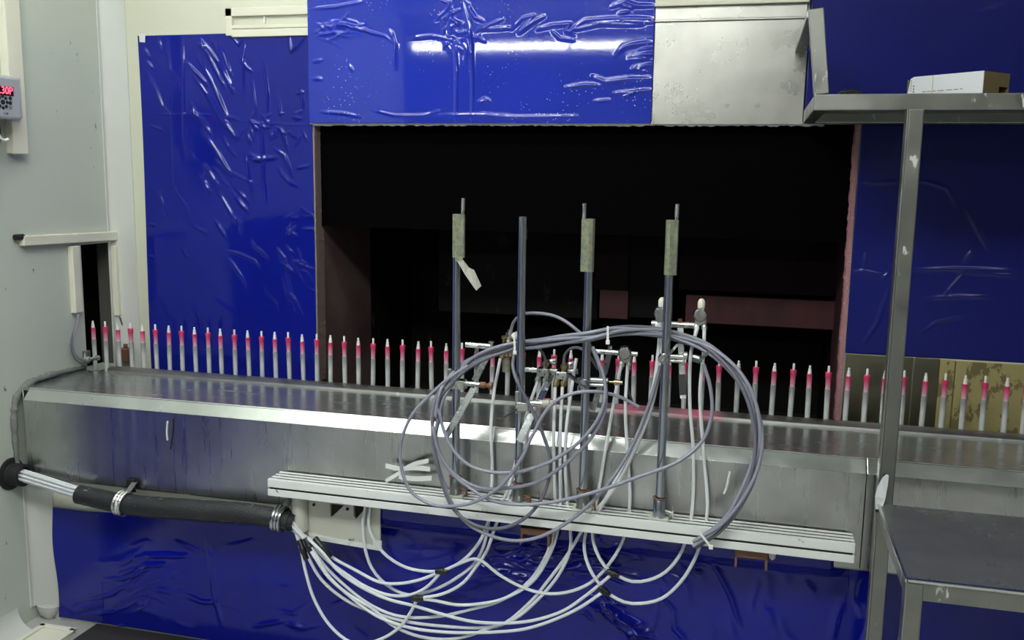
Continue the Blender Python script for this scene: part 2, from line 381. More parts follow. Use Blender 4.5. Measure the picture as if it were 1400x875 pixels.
# lamps of the hall: tube battens under the ceiling
def batten(x0, x1, y, z, strength, label, mname, rad=.022):
    t = thing('ceiling_light', label, 'light', ((x0 + x1) / 2, y, z))
    MB().box((x0 - .02, y - .045, z + .035), (x1 + .02, y + .045, z + .075)).build('housing', M_white, t, bev=.006)
    em = bpy.data.materials.get(mname)
    if not em:
        em = mat(mname, (1, 1, 1), .5); BS(em).inputs['Emission Color'].default_value = (.95, 1, .96, 1); BS(em).inputs['Emission Strength'].default_value = strength
    for dy in (-.028, .028):
        MB().cyl((x0, y + dy, z + .012), (x1, y + dy, z + .012), rad, 12).build('tube_lamp', em, t, smooth=True)
    for x in (x0 + .2, x1 - .2): MB().cyl((x, y, z + .07), (x, y, H), .006, 8).build('hanger', M_white, t)
batten(-2.15, -.65, 1.88, 2.82, LAMP_NEAR, 'twin tube light hung over the front of the trough', 'near lamp glow', .028)
def panel(x0, x1, y0, y1, z, strength, label, mname):
    t = thing('ceiling_light', label, 'light', ((x0 + x1) / 2, (y0 + y1) / 2, z))
    em = mat(mname, (1, 1, 1), .5); BS(em).inputs['Emission Color'].default_value = (.95, 1, .96, 1); BS(em).inputs['Emission Strength'].default_value = strength
    MB().box((x0, y0, z + .006), (x1, y1, z + .012)).build('diffuser', em, t)
    f_ = .03; MB().box((x0 - f_, y0 - f_, z), (x1 + f_, y0, z + .05)).box((x0 - f_, y1, z), (x1 + f_, y1 + f_, z + .05)).box((x0 - f_, y0, z), (x0, y1, z + .05)).box((x1, y0, z), (x1 + f_, y1, z + .05)).build('frame', M_white, t, bev=.003)
    MB().box((x0, y0, z + .014), (x1, y1, z + .05)).build('back_tray', M_white, t)
    for x in (x0 + .2, x1 - .2): MB().cyl((x, (y0 + y1) / 2, z + .05), (x, (y0 + y1) / 2, H), .006, 8).build('hanger', M_white, t)
panel(-1.5, .1, .15, .75, 2.80, LAMP_MID, 'wide panel light hung above the camera', 'mid lamp glow')
panel(.5, 2.1, .15, .75, 2.80, LAMP_SIDE, 'dim wide panel light hung above and right of the camera', 'side lamp glow')
batten(-3.3, -1.8, -3.0, 2.70, LAMP_FAR, 'far twin tube light on the left behind the camera', 'far lamp glow')
batten(-1.75, -.2, -3.0, 2.70, LAMP_FAR, 'far twin tube light on the right behind the camera', 'far lamp glow')

# ------------------------------------------------------------------ blue protective films (height field with real creases)
def film(name, label, m, Y, x0, x1, z0, z1, step, creases, edge=None, low=.0015, lift=.004, parent=None, nseed=1, top=None, taper=True, drape=None):
    nx = max(2, int((x1 - x0) / step)); nz = max(2, int((z1 - z0) / step))
    X, Z = np.meshgrid(np.linspace(x0, x1, nx + 1), np.linspace(z0, z1, nz + 1))
    h = np.full(X.shape, lift); r = np.random.default_rng(nseed)
    for k in range(7):
        fx, fz = r.uniform(-9, 9, 2); ph = r.uniform(0, 6.28); h += low * np.sin(fx * X + fz * Z + ph) / (1 + .1 * abs(fx))
    for pts, amp, wd, *sag in creases:
        w3 = wd * 4
        pts = np.array(pts); L = np.r_[0, np.cumsum(np.hypot(*np.diff(pts, axis=0).T))]
        i0 = max(0, int((pts[:, 0].min() - w3 - x0) / step)); i1 = min(nx, int((pts[:, 0].max() + w3 - x0) / step) + 1)
        j0 = max(0, int((pts[:, 1].min() - w3 - z0) / step)); j1 = min(nz, int((pts[:, 1].max() + w3 - z0) / step) + 1)
        if i1 <= i0 or j1 <= j0: continue
        xs = X[j0:j1 + 1, i0:i1 + 1]; zs = Z[j0:j1 + 1, i0:i1 + 1]; best = np.full(xs.shape, 9.); tt = np.zeros(xs.shape); sg = np.zeros(xs.shape)
        for a, b, l0, l1 in zip(pts[:-1], pts[1:], L[:-1], L[1:]):
            d = b - a; q = np.clip(((xs - a[0]) * d[0] + (zs - a[1]) * d[1]) / max(d @ d, 1e-9), 0, 1)
            dist = np.hypot(xs - a[0] - q * d[0], zs - a[1] - q * d[1]); u = dist < best
            sg = np.where(u, ((zs - a[1]) * d[0] - (xs - a[0]) * d[1]) * (1 if d[0] >= 0 else -1), sg); best = np.where(u, dist, best); tt = np.where(u, l0 + q * (l1 - l0), tt)
        e = np.sin(np.pi * np.clip(tt / L[-1], 0.02, .98)) ** .6 if taper else 1.
        prof_ = np.exp(-(best / wd) ** 2)
        if sag:                                     # a slack fold: long flat upper flank, tucked in below
            prof_ = np.where(sg > 0, np.clip(1 - best / (amp / sag[0]), 0, 1), np.exp(-(best / (amp * .8)) ** 2)); e = np.minimum(1, 3 * np.sin(np.pi * tt / L[-1]))
        g_ = h[j0:j1 + 1, i0:i1 + 1]
        h[j0:j1 + 1, i0:i1 + 1] = g_ + amp * e * prof_
    Zs = Z.copy()
    if top is not None:
        tz = np.interp(X[0], *top); f = (Z - z0) / (z1 - z0); Zs = z0 + f * (tz[None, :] - z0)
    Xs = X + (0 if edge is None else edge(X, Z))
    if drape is not None:
        q_ = np.clip((Zs - drape[2]) / (drape[3] - drape[2]), 0, 1); q_ = q_ * q_ * (3 - 2 * q_)
        h = h * (1 - .8 * q_) + drape[4] * q_ * np.clip((X - drape[0]) / .05 + .8, 0, 1) * np.clip((drape[1] - X) / .05, 0, 1)
    h = np.maximum(h, .0012)
    co = np.stack([Xs, Y - h, Zs], -1).reshape(-1, 3)
    loc = np.array([(x0 + x1) / 2, Y, z0]); co = co - loc
    idx = np.arange((nx + 1) * (nz + 1)).reshape(nz + 1, nx + 1)
    q = np.stack([idx[:-1, :-1], idx[:-1, 1:], idx[1:, 1:], idx[1:, :-1]], -1).reshape(-1, 4)
    me = bpy.data.meshes.new(name); me.vertices.add(len(co)); me.vertices.foreach_set('co', co.astype(np.float32).ravel())
    me.loops.add(q.size); me.loops.foreach_set('vertex_index', q.astype(np.int32).ravel())
    me.polygons.add(len(q)); me.polygons.foreach_set('loop_start', np.arange(0, q.size, 4, dtype=np.int32))
    me.update(calc_edges=True); me.polygons.foreach_set('use_smooth', np.ones(len(q), dtype=bool)); me.materials.append(m)
    o = bpy.data.objects.new(name, me); link(o); o.location = loc
    md = o.modifiers.new('thickness', 'SOLIDIFY'); md.thickness = .0004; md.offset = -1
    return props(o, label, 'plastic film')
def cr(Y, lst, amp, wd):
    out = []
    for it in lst:
        pts = [(p.x, p.z) for p in (P(x, y, Y) for x, y in it)]
        out.append((pts, amp * random.uniform(.75, 1.25), wd * random.uniform(.8, 1.2)))
    return out
def rand_cr(n, box, Y, ang, spread, ln, amp, wd, seed, sag=None):
    r = random.Random(seed); out = []
    for _ in range(n):
        x = r.uniform(box[0], box[2]); y = r.uniform(box[1], box[3]); a = math.radians(ang + r.gauss(0, spread)); L = r.uniform(*ln)
        pts = []; n_ = 4
        for k in range(n_):
            pts.append((x + L * k / (n_ - 1) * math.cos(a) + r.gauss(0, L * .05), y + L * k / (n_ - 1) * math.sin(a) + r.gauss(0, L * .05)))
        out += [([(p.x, p.z) for p in (P(u, v, Y) for u, v in pts)], amp * r.uniform(.4, 1.2), wd * r.uniform(.7, 1.4)) + ((sag * r.uniform(.8, 1.2),) if sag else ())]
    return out
# left film: creases fall from the top edge down to the right
Lc = []
diag = [[(279, 58), (300, 85), (320, 128)], [(293, 58), (305, 88), (321, 125)], [(300, 60), (308, 80), (318, 105)], [(271, 78), (290, 110), (312, 160), (325, 163)],
        [(265, 103), (285, 130), (305, 165), (325, 188)], [(255, 85), (270, 100), (287, 118)], [(277, 57), (290, 84), (310, 122)], [(272, 58), (283, 72)],
        [(278, 178), (300, 210), (318, 240)], [(281, 225), (300, 255)], [(300, 262), (325, 305)], [(318, 250), (340, 275)], [(320, 265), (340, 290)], [(283, 118), (300, 150), (322, 186), (331, 189)],
        [(262, 150), (275, 163)], [(276, 160), (290, 185)], [(295, 300), (310, 325)], [(340, 210), (358, 218), (380, 215)], [(345, 218), (357, 220)]]
Lc += cr(W, diag, .0065, .0065)
vert = [[(217, 48), (222, 70)], [(228, 52), (233, 95), (245, 115), (252, 125)], [(250, 48), (251, 85), (253, 185), (256, 220)], [(274, 52), (280, 66)], [(199, 66), (205, 78)], [(201, 83), (210, 94)],
        [(202, 100), (213, 120), (222, 145), (231, 155)], [(262, 140), (270, 160)], [(335, 55), (333, 90), (334, 130)], [(345, 110), (352, 160)], [(361, 85), (367, 130), (366, 160)], [(317, 50), (327, 62), (333, 50)],
        [(395, 48), (399, 70), (410, 60), (417, 48)], [(358, 170), (362, 220), (360, 260)], [(380, 130), (386, 160)], [(385, 175), (395, 210)], [(412, 120), (416, 150)], [(376, 203), (390, 212), (400, 240)], [(337, 212), (345, 265)], [(330, 78), (338, 92), (346, 98)], [(360, 220), (365, 275)],
        [(407, 230), (425, 226)], [(406, 128), (418, 126)], [(206, 172), (222, 178)], [(205, 306), (214, 308)], [(205, 350), (213, 352)]]
Lc += cr(W, vert, .0048, .0045)
Lc += cr(W, [[(196, 155), (230, 157), (262, 156), (300, 158)], [(325, 165), (350, 168), (390, 170), (428, 171)]], .0016, .003)
Lc += rand_cr(26, (330, 155, 425, 185), W, 60, 50, (8, 22), .004, .004, 3)
Lc += rand_cr(26, (215, 180, 400, 420), W, 55, 14, (18, 70), .0032, .0050, 4)
Lc += rand_cr(16, (390, 280, 428, 400), W, 20, 40, (10, 30), .0032, .0042, 5)
film('protective_film', 'creased blue film sheet on the wall between corner cove and booth opening', M_film, W, -2.118, -1.457, .76, 1.944, .0027, Lc, nseed=3, low=.0008,
     edge=lambda X, Z: .004 * np.sin(Z * 5) * (X < -2.0))
# hood film above the opening: two taped layers and a rucked seam
Hc = cr(W - .012, [[(428, 12), (460, 10), (500, 2)], [(430, 45), (445, 38), (470, 34), (500, 42), (520, 50)], [(432, 50), (460, 44), (480, 46)], [(435, 36), (460, 33), (490, 36)], [(455, 56), (470, 45)],
     [(500, 42), (528, 50), (540, 60)], [(536, 42), (541, 60), (540, 95)], [(532, 40), (538, 52)], [(450, 55), (460, 52), (465, 45)], [(428, 85), (442, 82)], [(427, 108), (443, 108)], [(478, 88), (483, 98)],
     [(440, 153), (470, 155), (495, 160)], [(508, 150), (540, 158), (580, 158), (600, 152)], [(600, 158), (640, 157), (700, 158)], [(660, 155), (680, 160), (720, 160), (790, 159)],
     [(622, 60), (625, 90), (624, 168)], [(632, 0), (640, 30), (645, 60), (646, 110)], [(642, 0), (644, 40), (647, 100), (646, 168)], [(597, 27), (610, 15), (618, 0)], [(604, 27), (620, 18), (632, 12)], [(640, 8), (650, 24), (662, 29)],
     [(560, 52), (590, 49), (620, 55)], [(632, 58), (640, 70), (636, 85)], [(625, 64), (636, 70)], [(648, 50), (655, 40), (700, 38)], [(652, 42), (680, 30), (688, 26)]], .0042, .0045)
Hc += cr(W - .012, [[(700, 40), (715, 25), (730, 22), (722, 32), (712, 44)], [(710, 45), (730, 30), (745, 22)], [(735, 40), (755, 35), (780, 33), (775, 42), (785, 48)], [(755, 42), (765, 52), (785, 55)], [(775, 45), (800, 28), (840, 25), (895, 26)],
     [(780, 42), (820, 33), (880, 34)], [(800, 32), (850, 29), (893, 31)], [(835, 10), (855, 2), (870, 8), (895, 8)], [(845, 20), (860, 16)], [(848, 6), (865, 12)], [(842, 76), (852, 65), (870, 60), (892, 58)], [(860, 82), (885, 80)], [(868, 92), (893, 90)], [(875, 68), (893, 66)],
     [(810, 105), (828, 112), (860, 108), (893, 108)], [(774, 120), (800, 116), (820, 117)], [(840, 128), (870, 125), (893, 123)], [(850, 133), (870, 126)], [(813, 139), (835, 137)], [(662, 136), (670, 140)], [(655, 140), (668, 138)], [(615, 0), (618, 20), (616, 45)]], .0042, .0045)
Hc += rand_cr(16, (600, 0, 660, 60), W, 70, 40, (8, 30), .004, .004, 8) + rand_cr(14, (430, 25, 480, 60), W, 10, 25, (15, 40), .0035, .004, 9) + rand_cr(10, (860, 55, 893, 105), W, -5, 12, (10, 30), .003, .0035, 10)
def hoodedge(X, Z): return 0 * X
film('protective_film', 'glossy blue film over the hood above the booth opening, bunched along its seam', M_filmh, W - .012, -1.463, -.325, 1.645, 2.10, .0026, Hc, nseed=5, low=.00022)
struct('trim_11', MB().box((-1.463, W - .0125, 1.643), (-.325, W + .001, 2.12)), M_cream)
Rc = cr(W, [[(1260, 60), (1300, 80)], [(1370, 70), (1373, 80)], [(1330, 20), (1380, 8)]], .001, .006)
film('protective_film', 'smooth blue film on the wall above the upper steel shelf', M_filmr, W, .118, 1.1, 1.648, 2.12, .008, Rc, low=.0008, nseed=8)
Rl = cr(W, [[(1180, 252), (1200, 250), (1228, 248)], [(1252, 247), (1270, 249), (1295, 258), (1310, 285)], [(1165, 372), (1180, 370), (1210, 377)], [(1180, 370), (1184, 345)], [(1240, 369), (1300, 367), (1400, 370)], [(1330, 340), (1318, 360)], [(1260, 408), (1310, 405), (1360, 406)],
      [(1205, 382), (1216, 372)], [(1180, 470), (1200, 440), (1215, 395)], [(1320, 285), (1350, 340)], [(1290, 405), (1320, 370)], [(1260, 455), (1280, 440), (1330, 430)], [(1300, 370), (1380, 376), (1400, 385)]], .0042, .0042)
film('protective_film', 'dark creased blue film on the wall below the upper steel shelf', M_filmr, W, .2805, 1.1, .970, 1.643, .004, Rl, low=.0012, nseed=9)
# low film on the plinth
Bc = cr(LW, [[(165, 765), (190, 762)], [(145, 775), (185, 772), (168, 790)], [(120, 810), (155, 800), (170, 785)], [(105, 830), (140, 815)], [(110, 838), (160, 830)], [(200, 745), (240, 742)], [(230, 745), (260, 742)], [(240, 720), (275, 738)], [(190, 760), (230, 757)], [(282, 715), (288, 740), (293, 800), (305, 850)],
      [(84, 855), (110, 860), (160, 866), (240, 874)], [(155, 862), (168, 855), (174, 868)], [(350, 850), (390, 840)], [(395, 845), (420, 850)], [(528, 722), (560, 728)], [(600, 820), (640, 832)]], .0060, .0080)
Bc += cr(LW, [[(860, 735), (868, 755), (880, 765)], [(883, 735), (890, 762)], [(905, 738), (908, 760)], [(930, 758), (940, 772), (955, 790)], [(970, 790), (985, 810), (1000, 835), (1012, 870)], [(975, 795), (995, 830), (1010, 868)], [(900, 822), (910, 838), (925, 852)], [(790, 852), (800, 850), (812, 862)], [(815, 820), (840, 848), (878, 872)], [(805, 830), (830, 855), (860, 872)], [(800, 838), (835, 850), (850, 875)], [(945, 800), (960, 804)]], .0075, .0055)
Bc += rand_cr(75, (640, 742, 850, 806), LW, 2, 13, (20, 85), .0082, .0048, 21)
for k_ in range(42):
    u_ = random.random(); Bc += rand_cr(1, (795 + 62 * u_, 826 + 44 * u_, 815 + 62 * u_, 834 + 44 * u_), LW, 30, 16, (12, 40), .0080, .0048, 220 + k_)
Bc += rand_cr(10, (150, 745, 200, 835), LW, -25, 15, (15, 40), .0030, .0055, 33)
Bc += rand_cr(12, (850, 738, 895, 768), LW, 20, 20, (10, 26), .006, .0046, 23) + rand_cr(8, (930, 760, 1010, 800), LW, 30, 14, (10, 26), .005, .0046, 43)
Bc += rand_cr(40, (100, 720, 640, 860), LW, 8, 22, (25, 90), .0028, .0095, 24)
Bc += rand_cr(22, (880, 760, 1190, 860), LW, 70, 25, (20, 70), .006, .0095, 25)
tx = [P(x, 700, LW).x for x in (75, 120, 165, 200, 400, 505, 512, 1164, 1168, 1400)]
film('protective_film', 'wrinkled blue film sheet hung on the plinth below the trough', M_filml, LW, P(75, 720, LW).x, 1.25, .012, .50, .0024, Bc, low=.0022, lift=.007, nseed=12, drape=(P(524, 700, LW).x, P(1166, 700, LW).x, .452, .505, .060),
     top=(tx, [.392, .392, .40, .44, .44, .44, .566, .566, .50, .50]), edge=lambda X, Z: .006 * np.sin(Z * 14) * (X < -2.0))
# film on the left wall, seen only mirrored in the trough
single('protective_film', MB().box((XL + .0006, .55, .05), (XL + .003, 2.12, 1.25)), M_film, 'navy blue film on the left wall nearer than the trough', 'plastic film')

# ------------------------------------------------------------------ panels on the booth wall
t = thing('steel_cladding', 'bright scratched steel panel right of the hood film', 'panel', (-.1, W, 1.648))
MB().box((-.325, W - .010, 1.646), (.118, W - .001, 1.944)).build('sheet', M_sheet, t, bev=.002)
MB().box((-.325, W - .014, 1.643), (.118, W - .002, 1.650)).build('folded_edge', M_sheet, t)
t = thing('steel_cladding', 'dull olive steel panel low on the wall right of the opening', 'panel', (.4, W, .72))
for x0, x1 in ((OX1 + .004, .472), (.475, .545)): MB().box((x0, W - .006, .72), (x1, W - .001, .969)).build('sheet', M_olive, t, bev=.0015)
t = thing('foam_board', 'blotched yellow foam panel under the dark blue film at far right', 'panel', (.7, W, .74))
MB().box((.545, W - .012, .74), (.585, W - .001, .967)).build('edge_strip', M_yel, t, bev=.002)
MB().box((.588, W - .010, .74), (1.1, W - .001, .965)).build('sheet', M_yel, t, bev=.002)

# ------------------------------------------------------------------ steel trough
TX0, TX1 = XL + .012, 1.35
ZT = .788; YF = 2.43; YB = 2.725
t = thing('drip_trough', 'long stainless steel drip trough in front of the booth wall', 'trough', (-.5, 2.42, .505))
MB().prism([(TX0, YF, ZT), (TX0, YB, ZT), (TX0, YB, ZT - .006), (TX0, YF, ZT - .006)], (TX1 - TX0, 0, 0)).build('tray', M_tray, t)
YC = 2.402; ZC = .757; XJ = .30
for a, b in ((TX0 + .03, XJ), (XJ + .003, TX1)):
    MB().prism([(a, YF + .004, ZT + .003), (a, YC, ZC), (a, YC + .006, ZC - .004), (a, YF + .006, ZT - .006)], (b - a, 0, 0)).build('front_lip', M_lip, t, bev=.001)
    MB().box((a, YC + .001, .507), (b, YC + .008, ZC - .001)).build('front_face', M_face, t)
MB().prism([(TX0, YF + .004, ZT), (TX0 + .03, YC, ZC), (TX0 + .03, YC, .507), (TX0, YC + .03, .507)], (0, .006, 0)).build('end_gusset', M_face, t)
MB().box((TX0, YC + .002, .503), (TX1, LW + .02, .509)).build('bottom_fold', M_rack, t)
prof = [(YB - .008, ZT - .004), (YB - .004, ZT + .006), (YB + .012, ZT + .012), (YB + .036, ZT + .014), (YB + .044, ZT + .010), (YB + .044, ZT - .05), (YB - .008, ZT - .05)]
MB().prism([(XL + .11, y, z) for y, z in prof], (TX1 - XL - .11, 0, 0)).build('back_rim', M_rim, t, smooth=True)
MB().lathe((XL + .09, YB + .02, ZT + .002), (1, 0, 0), [(0, .004), (.01, .012), (.05, .014), (.09, .012)], 12).build('rim_end', M_rim, t, smooth=True)
# bead of mastic where the trough meets the left wall
pts = [(XL + .003, 2.735, .796), (XL + .003, 2.62, .800), (XL + .004, 2.53, .799), (XL + .005, 2.46, .789), (XL + .006, 2.415, .762), (XL + .007, 2.398, .71), (XL + .007, 2.396, .62), (XL + .007, 2.398, .52)]
single('sealant_bead', MB().tube(pts, .0085, 9, .006, (np.linspace(0, 1, 60), rng.uniform(.75, 1.3, 60) * np.interp(np.linspace(0, 1, 60), [0, .2, .5, .7, 1], [.8, 1., 1.5, 1.2, .9]))), M_seal, 'lumpy grey mastic bead between trough end and left wall', 'sealant', smooth=True)
# slipped drips of white paint on the trough face
for pl in ([(998, 645), (996, 655), (993, 668), (990, 675)],):
    single('paint_drip', MB().tube([P(x, y, YC - .001) for x, y in pl], .0035, 6), M_white, 'white paint streak on the trough face right of the fourth pole', 'paint mark', smooth=True)
single('paint_drip', MB().tube([P(x, y, YC - .001) for x, y in ((237, 572), (236.5, 590), (233, 614))], .0018, 6), M_black, 'black drip line on the left part of the trough face', 'paint mark')
single('paint_drip', MB().tube([P(x, y, YC - .001) for x, y in ((229, 576), (228, 590), (229, 602))], .0028, 6), M_white, 'white paint drip beside the black drip on the trough face', 'paint mark')

# ------------------------------------------------------------------ conveyor and painted barrels
t = thing('conveyor_rail', 'dark steel conveyor rail running behind the trough rim', 'conveyor', (-.5, PY, .73))
MB().box((XL - .3, PY - .016, .745), (1.35, PY + .016, .764)).build('chain_plate', M_rack, t)
MB().box((XL - .3, PY - .022, .725), (1.35, PY - .018, .768)).box((XL - .3, PY + .018, .725), (1.35, PY + .022, .768)).build('side_guide', M_rack, t)
ORD = 'first second third fourth fifth sixth seventh eighth ninth tenth eleventh twelfth thirteenth fourteenth fifteenth sixteenth'.split()
def barrel_proto(kind):
    t = thing('painted_barrel', '', 'pen barrel', (0, 0, 0))
    MB().lathe((0, 0, 0), (0, 0, 1), [(0, .0070), (.002, .0074), (.075, .0076), (.109, .0082), (.111, .0078)], 16).build('spindle', M_spin, t, smooth=True)
    if kind == 0:
        MB().lathe((0, 0, .1105), (0, 0, 1), [(0, .0068), (.03, .0076), (.034, .0088), (.049, .0092), (.050, .0085)], 16).build('pink_sleeve', M_pink, t, smooth=True)
        MB().lathe((0, 0, .160), (0, 0, 1), [(0, .0035), (.017, .0035), (.019, .0025)], 12).build('tip', M_tip, t, smooth=True)
    else:
        MB().lathe((0, 0, .1105), (0, 0, 1), [(0, .0070), (.020, .0074), (.041, .0079), (.042, .007)], 16).build('pink_sleeve', M_pink, t, smooth=True)
        MB().lathe((0, 0, .152), (0, 0, 1), [(0, .0056), (.007, .0058), (.009, .0045), (.014, .0050), (.0155, .0036), (.024, .0034), (.025, .002)], 12).build('tip', M_tip, t, smooth=True)
    return t
protos = [barrel_proto(0), barrel_proto(1)]; used = [False, False]
tops = [(127, 1), (142.8, 0), (160.6, 1), (178, 0), (194.8, 1), (212, 0), (229.8, 1), (247.4, 0), (266, 1), (284.2, 0), (301.4, 1), (320.2, 0), (339.3, 1), (357, 0), (376, 1), (394.8, 0), (413.9, 1), (432.7, 0), (451, 1), (471, 0), (489.8, 1), (509.4, 0), (530, 1),
        (550, 0), (570.8, 1), (590.4, 0), (610.7, 1), (632, 0), (652, 1), (673, 0), (694.5, 1), (715.5, 0), (737.7, 1), (758.3, 0), (780.5, 1), (802, 0), (824.5, 1), (845, 0), (868.5, 1), (892, 0), (915.7, 1), (937.6, 0), (961.5, 1), (984.5, 0), (1009.8, 1), (1034.4, 0), (1058.3, 1), (1084.2, 0),
        (1108.3, 1), (1134.2, 0), (1160, 1), (1185.8, 0), (1211, 1), (1237.3, 0), (1265.5, 1), (1292.6, 0), (1320.3, 1), (1348.5, 0), (1378.9, 1), (1405, 0)]
segs = [(205, 'at the left corner, {} barrel from the left wall'), (428, 'against the left blue film, {} from its left edge'), (622, 'against the dark opening, {} right of its left edge'), (712, 'between first and second pole, {} right of the first pole'),
        (800, 'between second and third pole, {} right of the second pole'), (908, 'between third and fourth pole, {} right of the third pole'), (1155, 'right of the fourth pole, {} one before the opening ends'), (1225, 'between opening and shelf post, {} one'), (1500, 'right of the shelf post, {} from that post')]
cnt = {}
for x, kd in tops:
    p = P(x, 437 + (x - 127) * .0655, PY); src = protos[kd]
    if not used[kd]: o = src; used[kd] = True
    else:
        o = src.copy(); link(o)
        for ch in src.children:
            c = ch.copy(); link(c); c.parent = o
    o.location = (p.x, PY, .772 + random.uniform(-.0015, .0015)); o.rotation_euler = (random.uniform(-.012, .012), random.uniform(-.016, .016), random.uniform(0, 6.28))
    sg = next(s for s in segs if x < s[0]); cnt[sg[0]] = cnt.get(sg[0], 0) + 1
    o['label'] = ('slim-tipped' if kd == 0 else 'step-tipped') + ' pink grey barrel ' + sg[1].format(ORD[cnt[sg[0]] - 1])
    o['group'] = 'pink topped barrels on the conveyor'

# ------------------------------------------------------------------ slotted platform
PX0, PX1, PYF, PYR, PZ = -1.315, .277, 2.318, 2.398, .612
t = thing('slotted_platform', 'white slotted profile platform fixed to the trough front', 'platform', (-.5, 2.36, .562))
tilt = -.006
def tz(x): return tilt * (x - PX0)
def slant(name, y0, y1, z0, z1, mt, x0=PX0, x1=PX1):
    m = MB(); m.add([(x0, y0, z0 + tz(x0)), (x1, y0, z0 + tz(x1)), (x1, y1, z0 + tz(x1)), (x0, y1, z0 + tz(x0)), (x0, y0, z1 + tz(x0)), (x1, y0, z1 + tz(x1)), (x1, y1, z1 + tz(x1)), (x0, y1, z1 + tz(x0))],
                    [(3, 2, 1, 0), (4, 5, 6, 7), (0, 1, 5, 4), (1, 2, 6, 5), (2, 3, 7, 6), (3, 0, 4, 7)]); return m.build(name, mt, t, bev=.0012)
for k in range(4):
    y0 = PYF + k * .0213; slant('slat', y0, y0 + .0132, PZ - .0012, PZ, M_slat)
slant('upper_fascia', PYF, PYF + .004, PZ - .023, PZ - .0012, M_slat)
slant('lower_fascia', PYF, PYF + .004, PZ - .049, PZ - .029, M_slat)
slant('core', PYF + .005, PYR - .002, PZ - .047, PZ - .011, M_black, PX0 + .004, PX1 - .004)
for s in ((PX0, PX0 + .003),): slant('end_cap', PYF + .004, PYR, PZ - .049, PZ - .009, M_slat, *s)
# rusty channel brackets below
for x0, x1, yy in ((712, 752, 726), (1005, 1050, 757)):
    a = P(x0, yy, 2.34); b = P(x1, yy, 2.34); z = a.z
    MB().box((a.x, 2.335, z - .006), (b.x, 2.398, z + .012)).box((a.x, 2.335, z - .034), (a.x + .006, 2.398, z)).box((b.x - .006, 2.335, z - .034), (b.x, 2.398, z)).build('channel_bracket', M_rust, t, bev=.001)
# cream bracket plate below its left end
t = thing('bracket_plate', 'cream steel bracket plate hanging under the left end of the platform', 'bracket', (-1.14, 2.40, .41))
a = P(397, 684, 2.385); b = P(520, 750, 2.385)
MB().prism([(a.x, 2.385, .560), (b.x, 2.385, .556), (b.x, 2.385, .412), (a.x + .06, 2.385, .425), (a.x, 2.385, .455)], (0, .006, 0)).build('plate', M_plate, t, bev=.001)
MB().cyl((a.x + .035, 2.378, .445), (a.x + .035, 2.378, .556), .024, 18).build('round_post', M_plate, t, smooth=True)
MB().prism([(a.x + .06, 2.378, .434), (b.x, 2.378, .422), (b.x, 2.378, .410), (a.x + .06, 2.378, .421)], (0, .012, 0)).build('bottom_flange', M_slat, t)
for x, y in ((401, 687), (429, 690), (475, 696)):
    q = P(x, y, 2.383); MB().cyl((q.x, 2.3805, q.z), (q.x, 2.387, q.z), .0042, 10).build('bolt_hole', M_dark, t)
for x, w_ in ((454, 15), (486, 16)):
    a1 = P(x, 690, 2.380); b1 = P(x + w_, 692, 2.380); c1 = P(x, 706 if x < 480 else 710, 2.380)
    MB().prism([a1, b1, c1], (0, .004, 0)).build('gusset_opening', M_dark, t)
    MB().beam(P(x - 1.5, 689, 2.378), P(x - 1, 706, 2.378), .004, .004).build('gusset_edge', M_rust, t)
q0 = P(510, 738, 2.376); q1 = P(522, 752, 2.376)
MB().box((q0.x, 2.374, q1.z), (q1.x, 2.378, q0.z)).build('tie_pad', M_white, t, bev=.001)

# ------------------------------------------------------------------ poles with clamps
def flatbar(par, a, b, wd=.018, th=.004, mt=M_alu, name='flat_bar', holes=3):
    o = MB().beam(a, b, wd, th, side=(0, -1, .2)).build(name, mt, par, bev=.0008)
    return o
def rod(par, a, b, r=.006, name='cross_rod', mt=M_chrome):
    return MB().cyl(a, b, r, 14).build(name, mt, par, smooth=True)
YP = 2.354
pole_px = [((626, 293), (622, 672)), ((716, 296), (708, 682)), ((806, 300), (797, 692)), ((917, 302), (902, 702))]
plabel = ['steel pole with a paper tag taped near its top, leftmost of four', 'plain steel pole without tape, second from left on the platform', 'steel pole with a yellow taped rod left of its top', 'steel pole with a taped rod right of its top, nearest the shelf']
poles = []
for i, ((tp, bt), lb) in enumerate(zip(pole_px, plabel)):
    a = P(*tp, YP); b = P(*bt, YP); cx = (a.x + b.x) / 2; zb = PZ + tz(cx)
    t = thing('support_pole', lb, 'pole', (cx, YP, zb), 'support poles on the platform'); poles.append(t)
    MB().lathe((cx, YP, zb), (0, 0, 1), [(0, .0112), (a.z - zb - .001, .0112), (a.z - zb, .0095)], 20).build('shaft', M_pole, t, smooth=True)
    col_ = MB().lathe((cx, YP, zb), (0, 0, 1), [(0, .020), (.004, .021), (.006, .0165), (.050, .0165), (.052, .0150)], 20).build('base_collar', M_pole if i == 3 else M_rack, t, smooth=True)
    MB().box((cx - .026, YP - .022, zb), (cx + .026, YP + .024, zb + .005)).build('base_plate', M_plate, t, bev=.001)
    MB().torus((cx, YP, zb + .054), (.08, .05, 1), .0165, .0022).build('spring_clip', M_rust, col_, smooth=True)
    MB().cyl((cx + .015, YP - .004, zb + .022), (cx + .036, YP - .010, zb + .018), .004, 10).beam((cx + .034, YP - .010, zb + .036), (cx + .036, YP - .010, zb + .004), .004, .006).build('clamp_screw', M_rust if i < 3 else M_rack, col_, bev=.0005)
def seg(par, name, x, y0, y1, mt, r=.0125, dy=0.):
    a = P(x, y0, YP + dy); b = P(x, y1, YP + dy); MB().cyl(a, b, r, 16).build(name, mt, par, smooth=True)
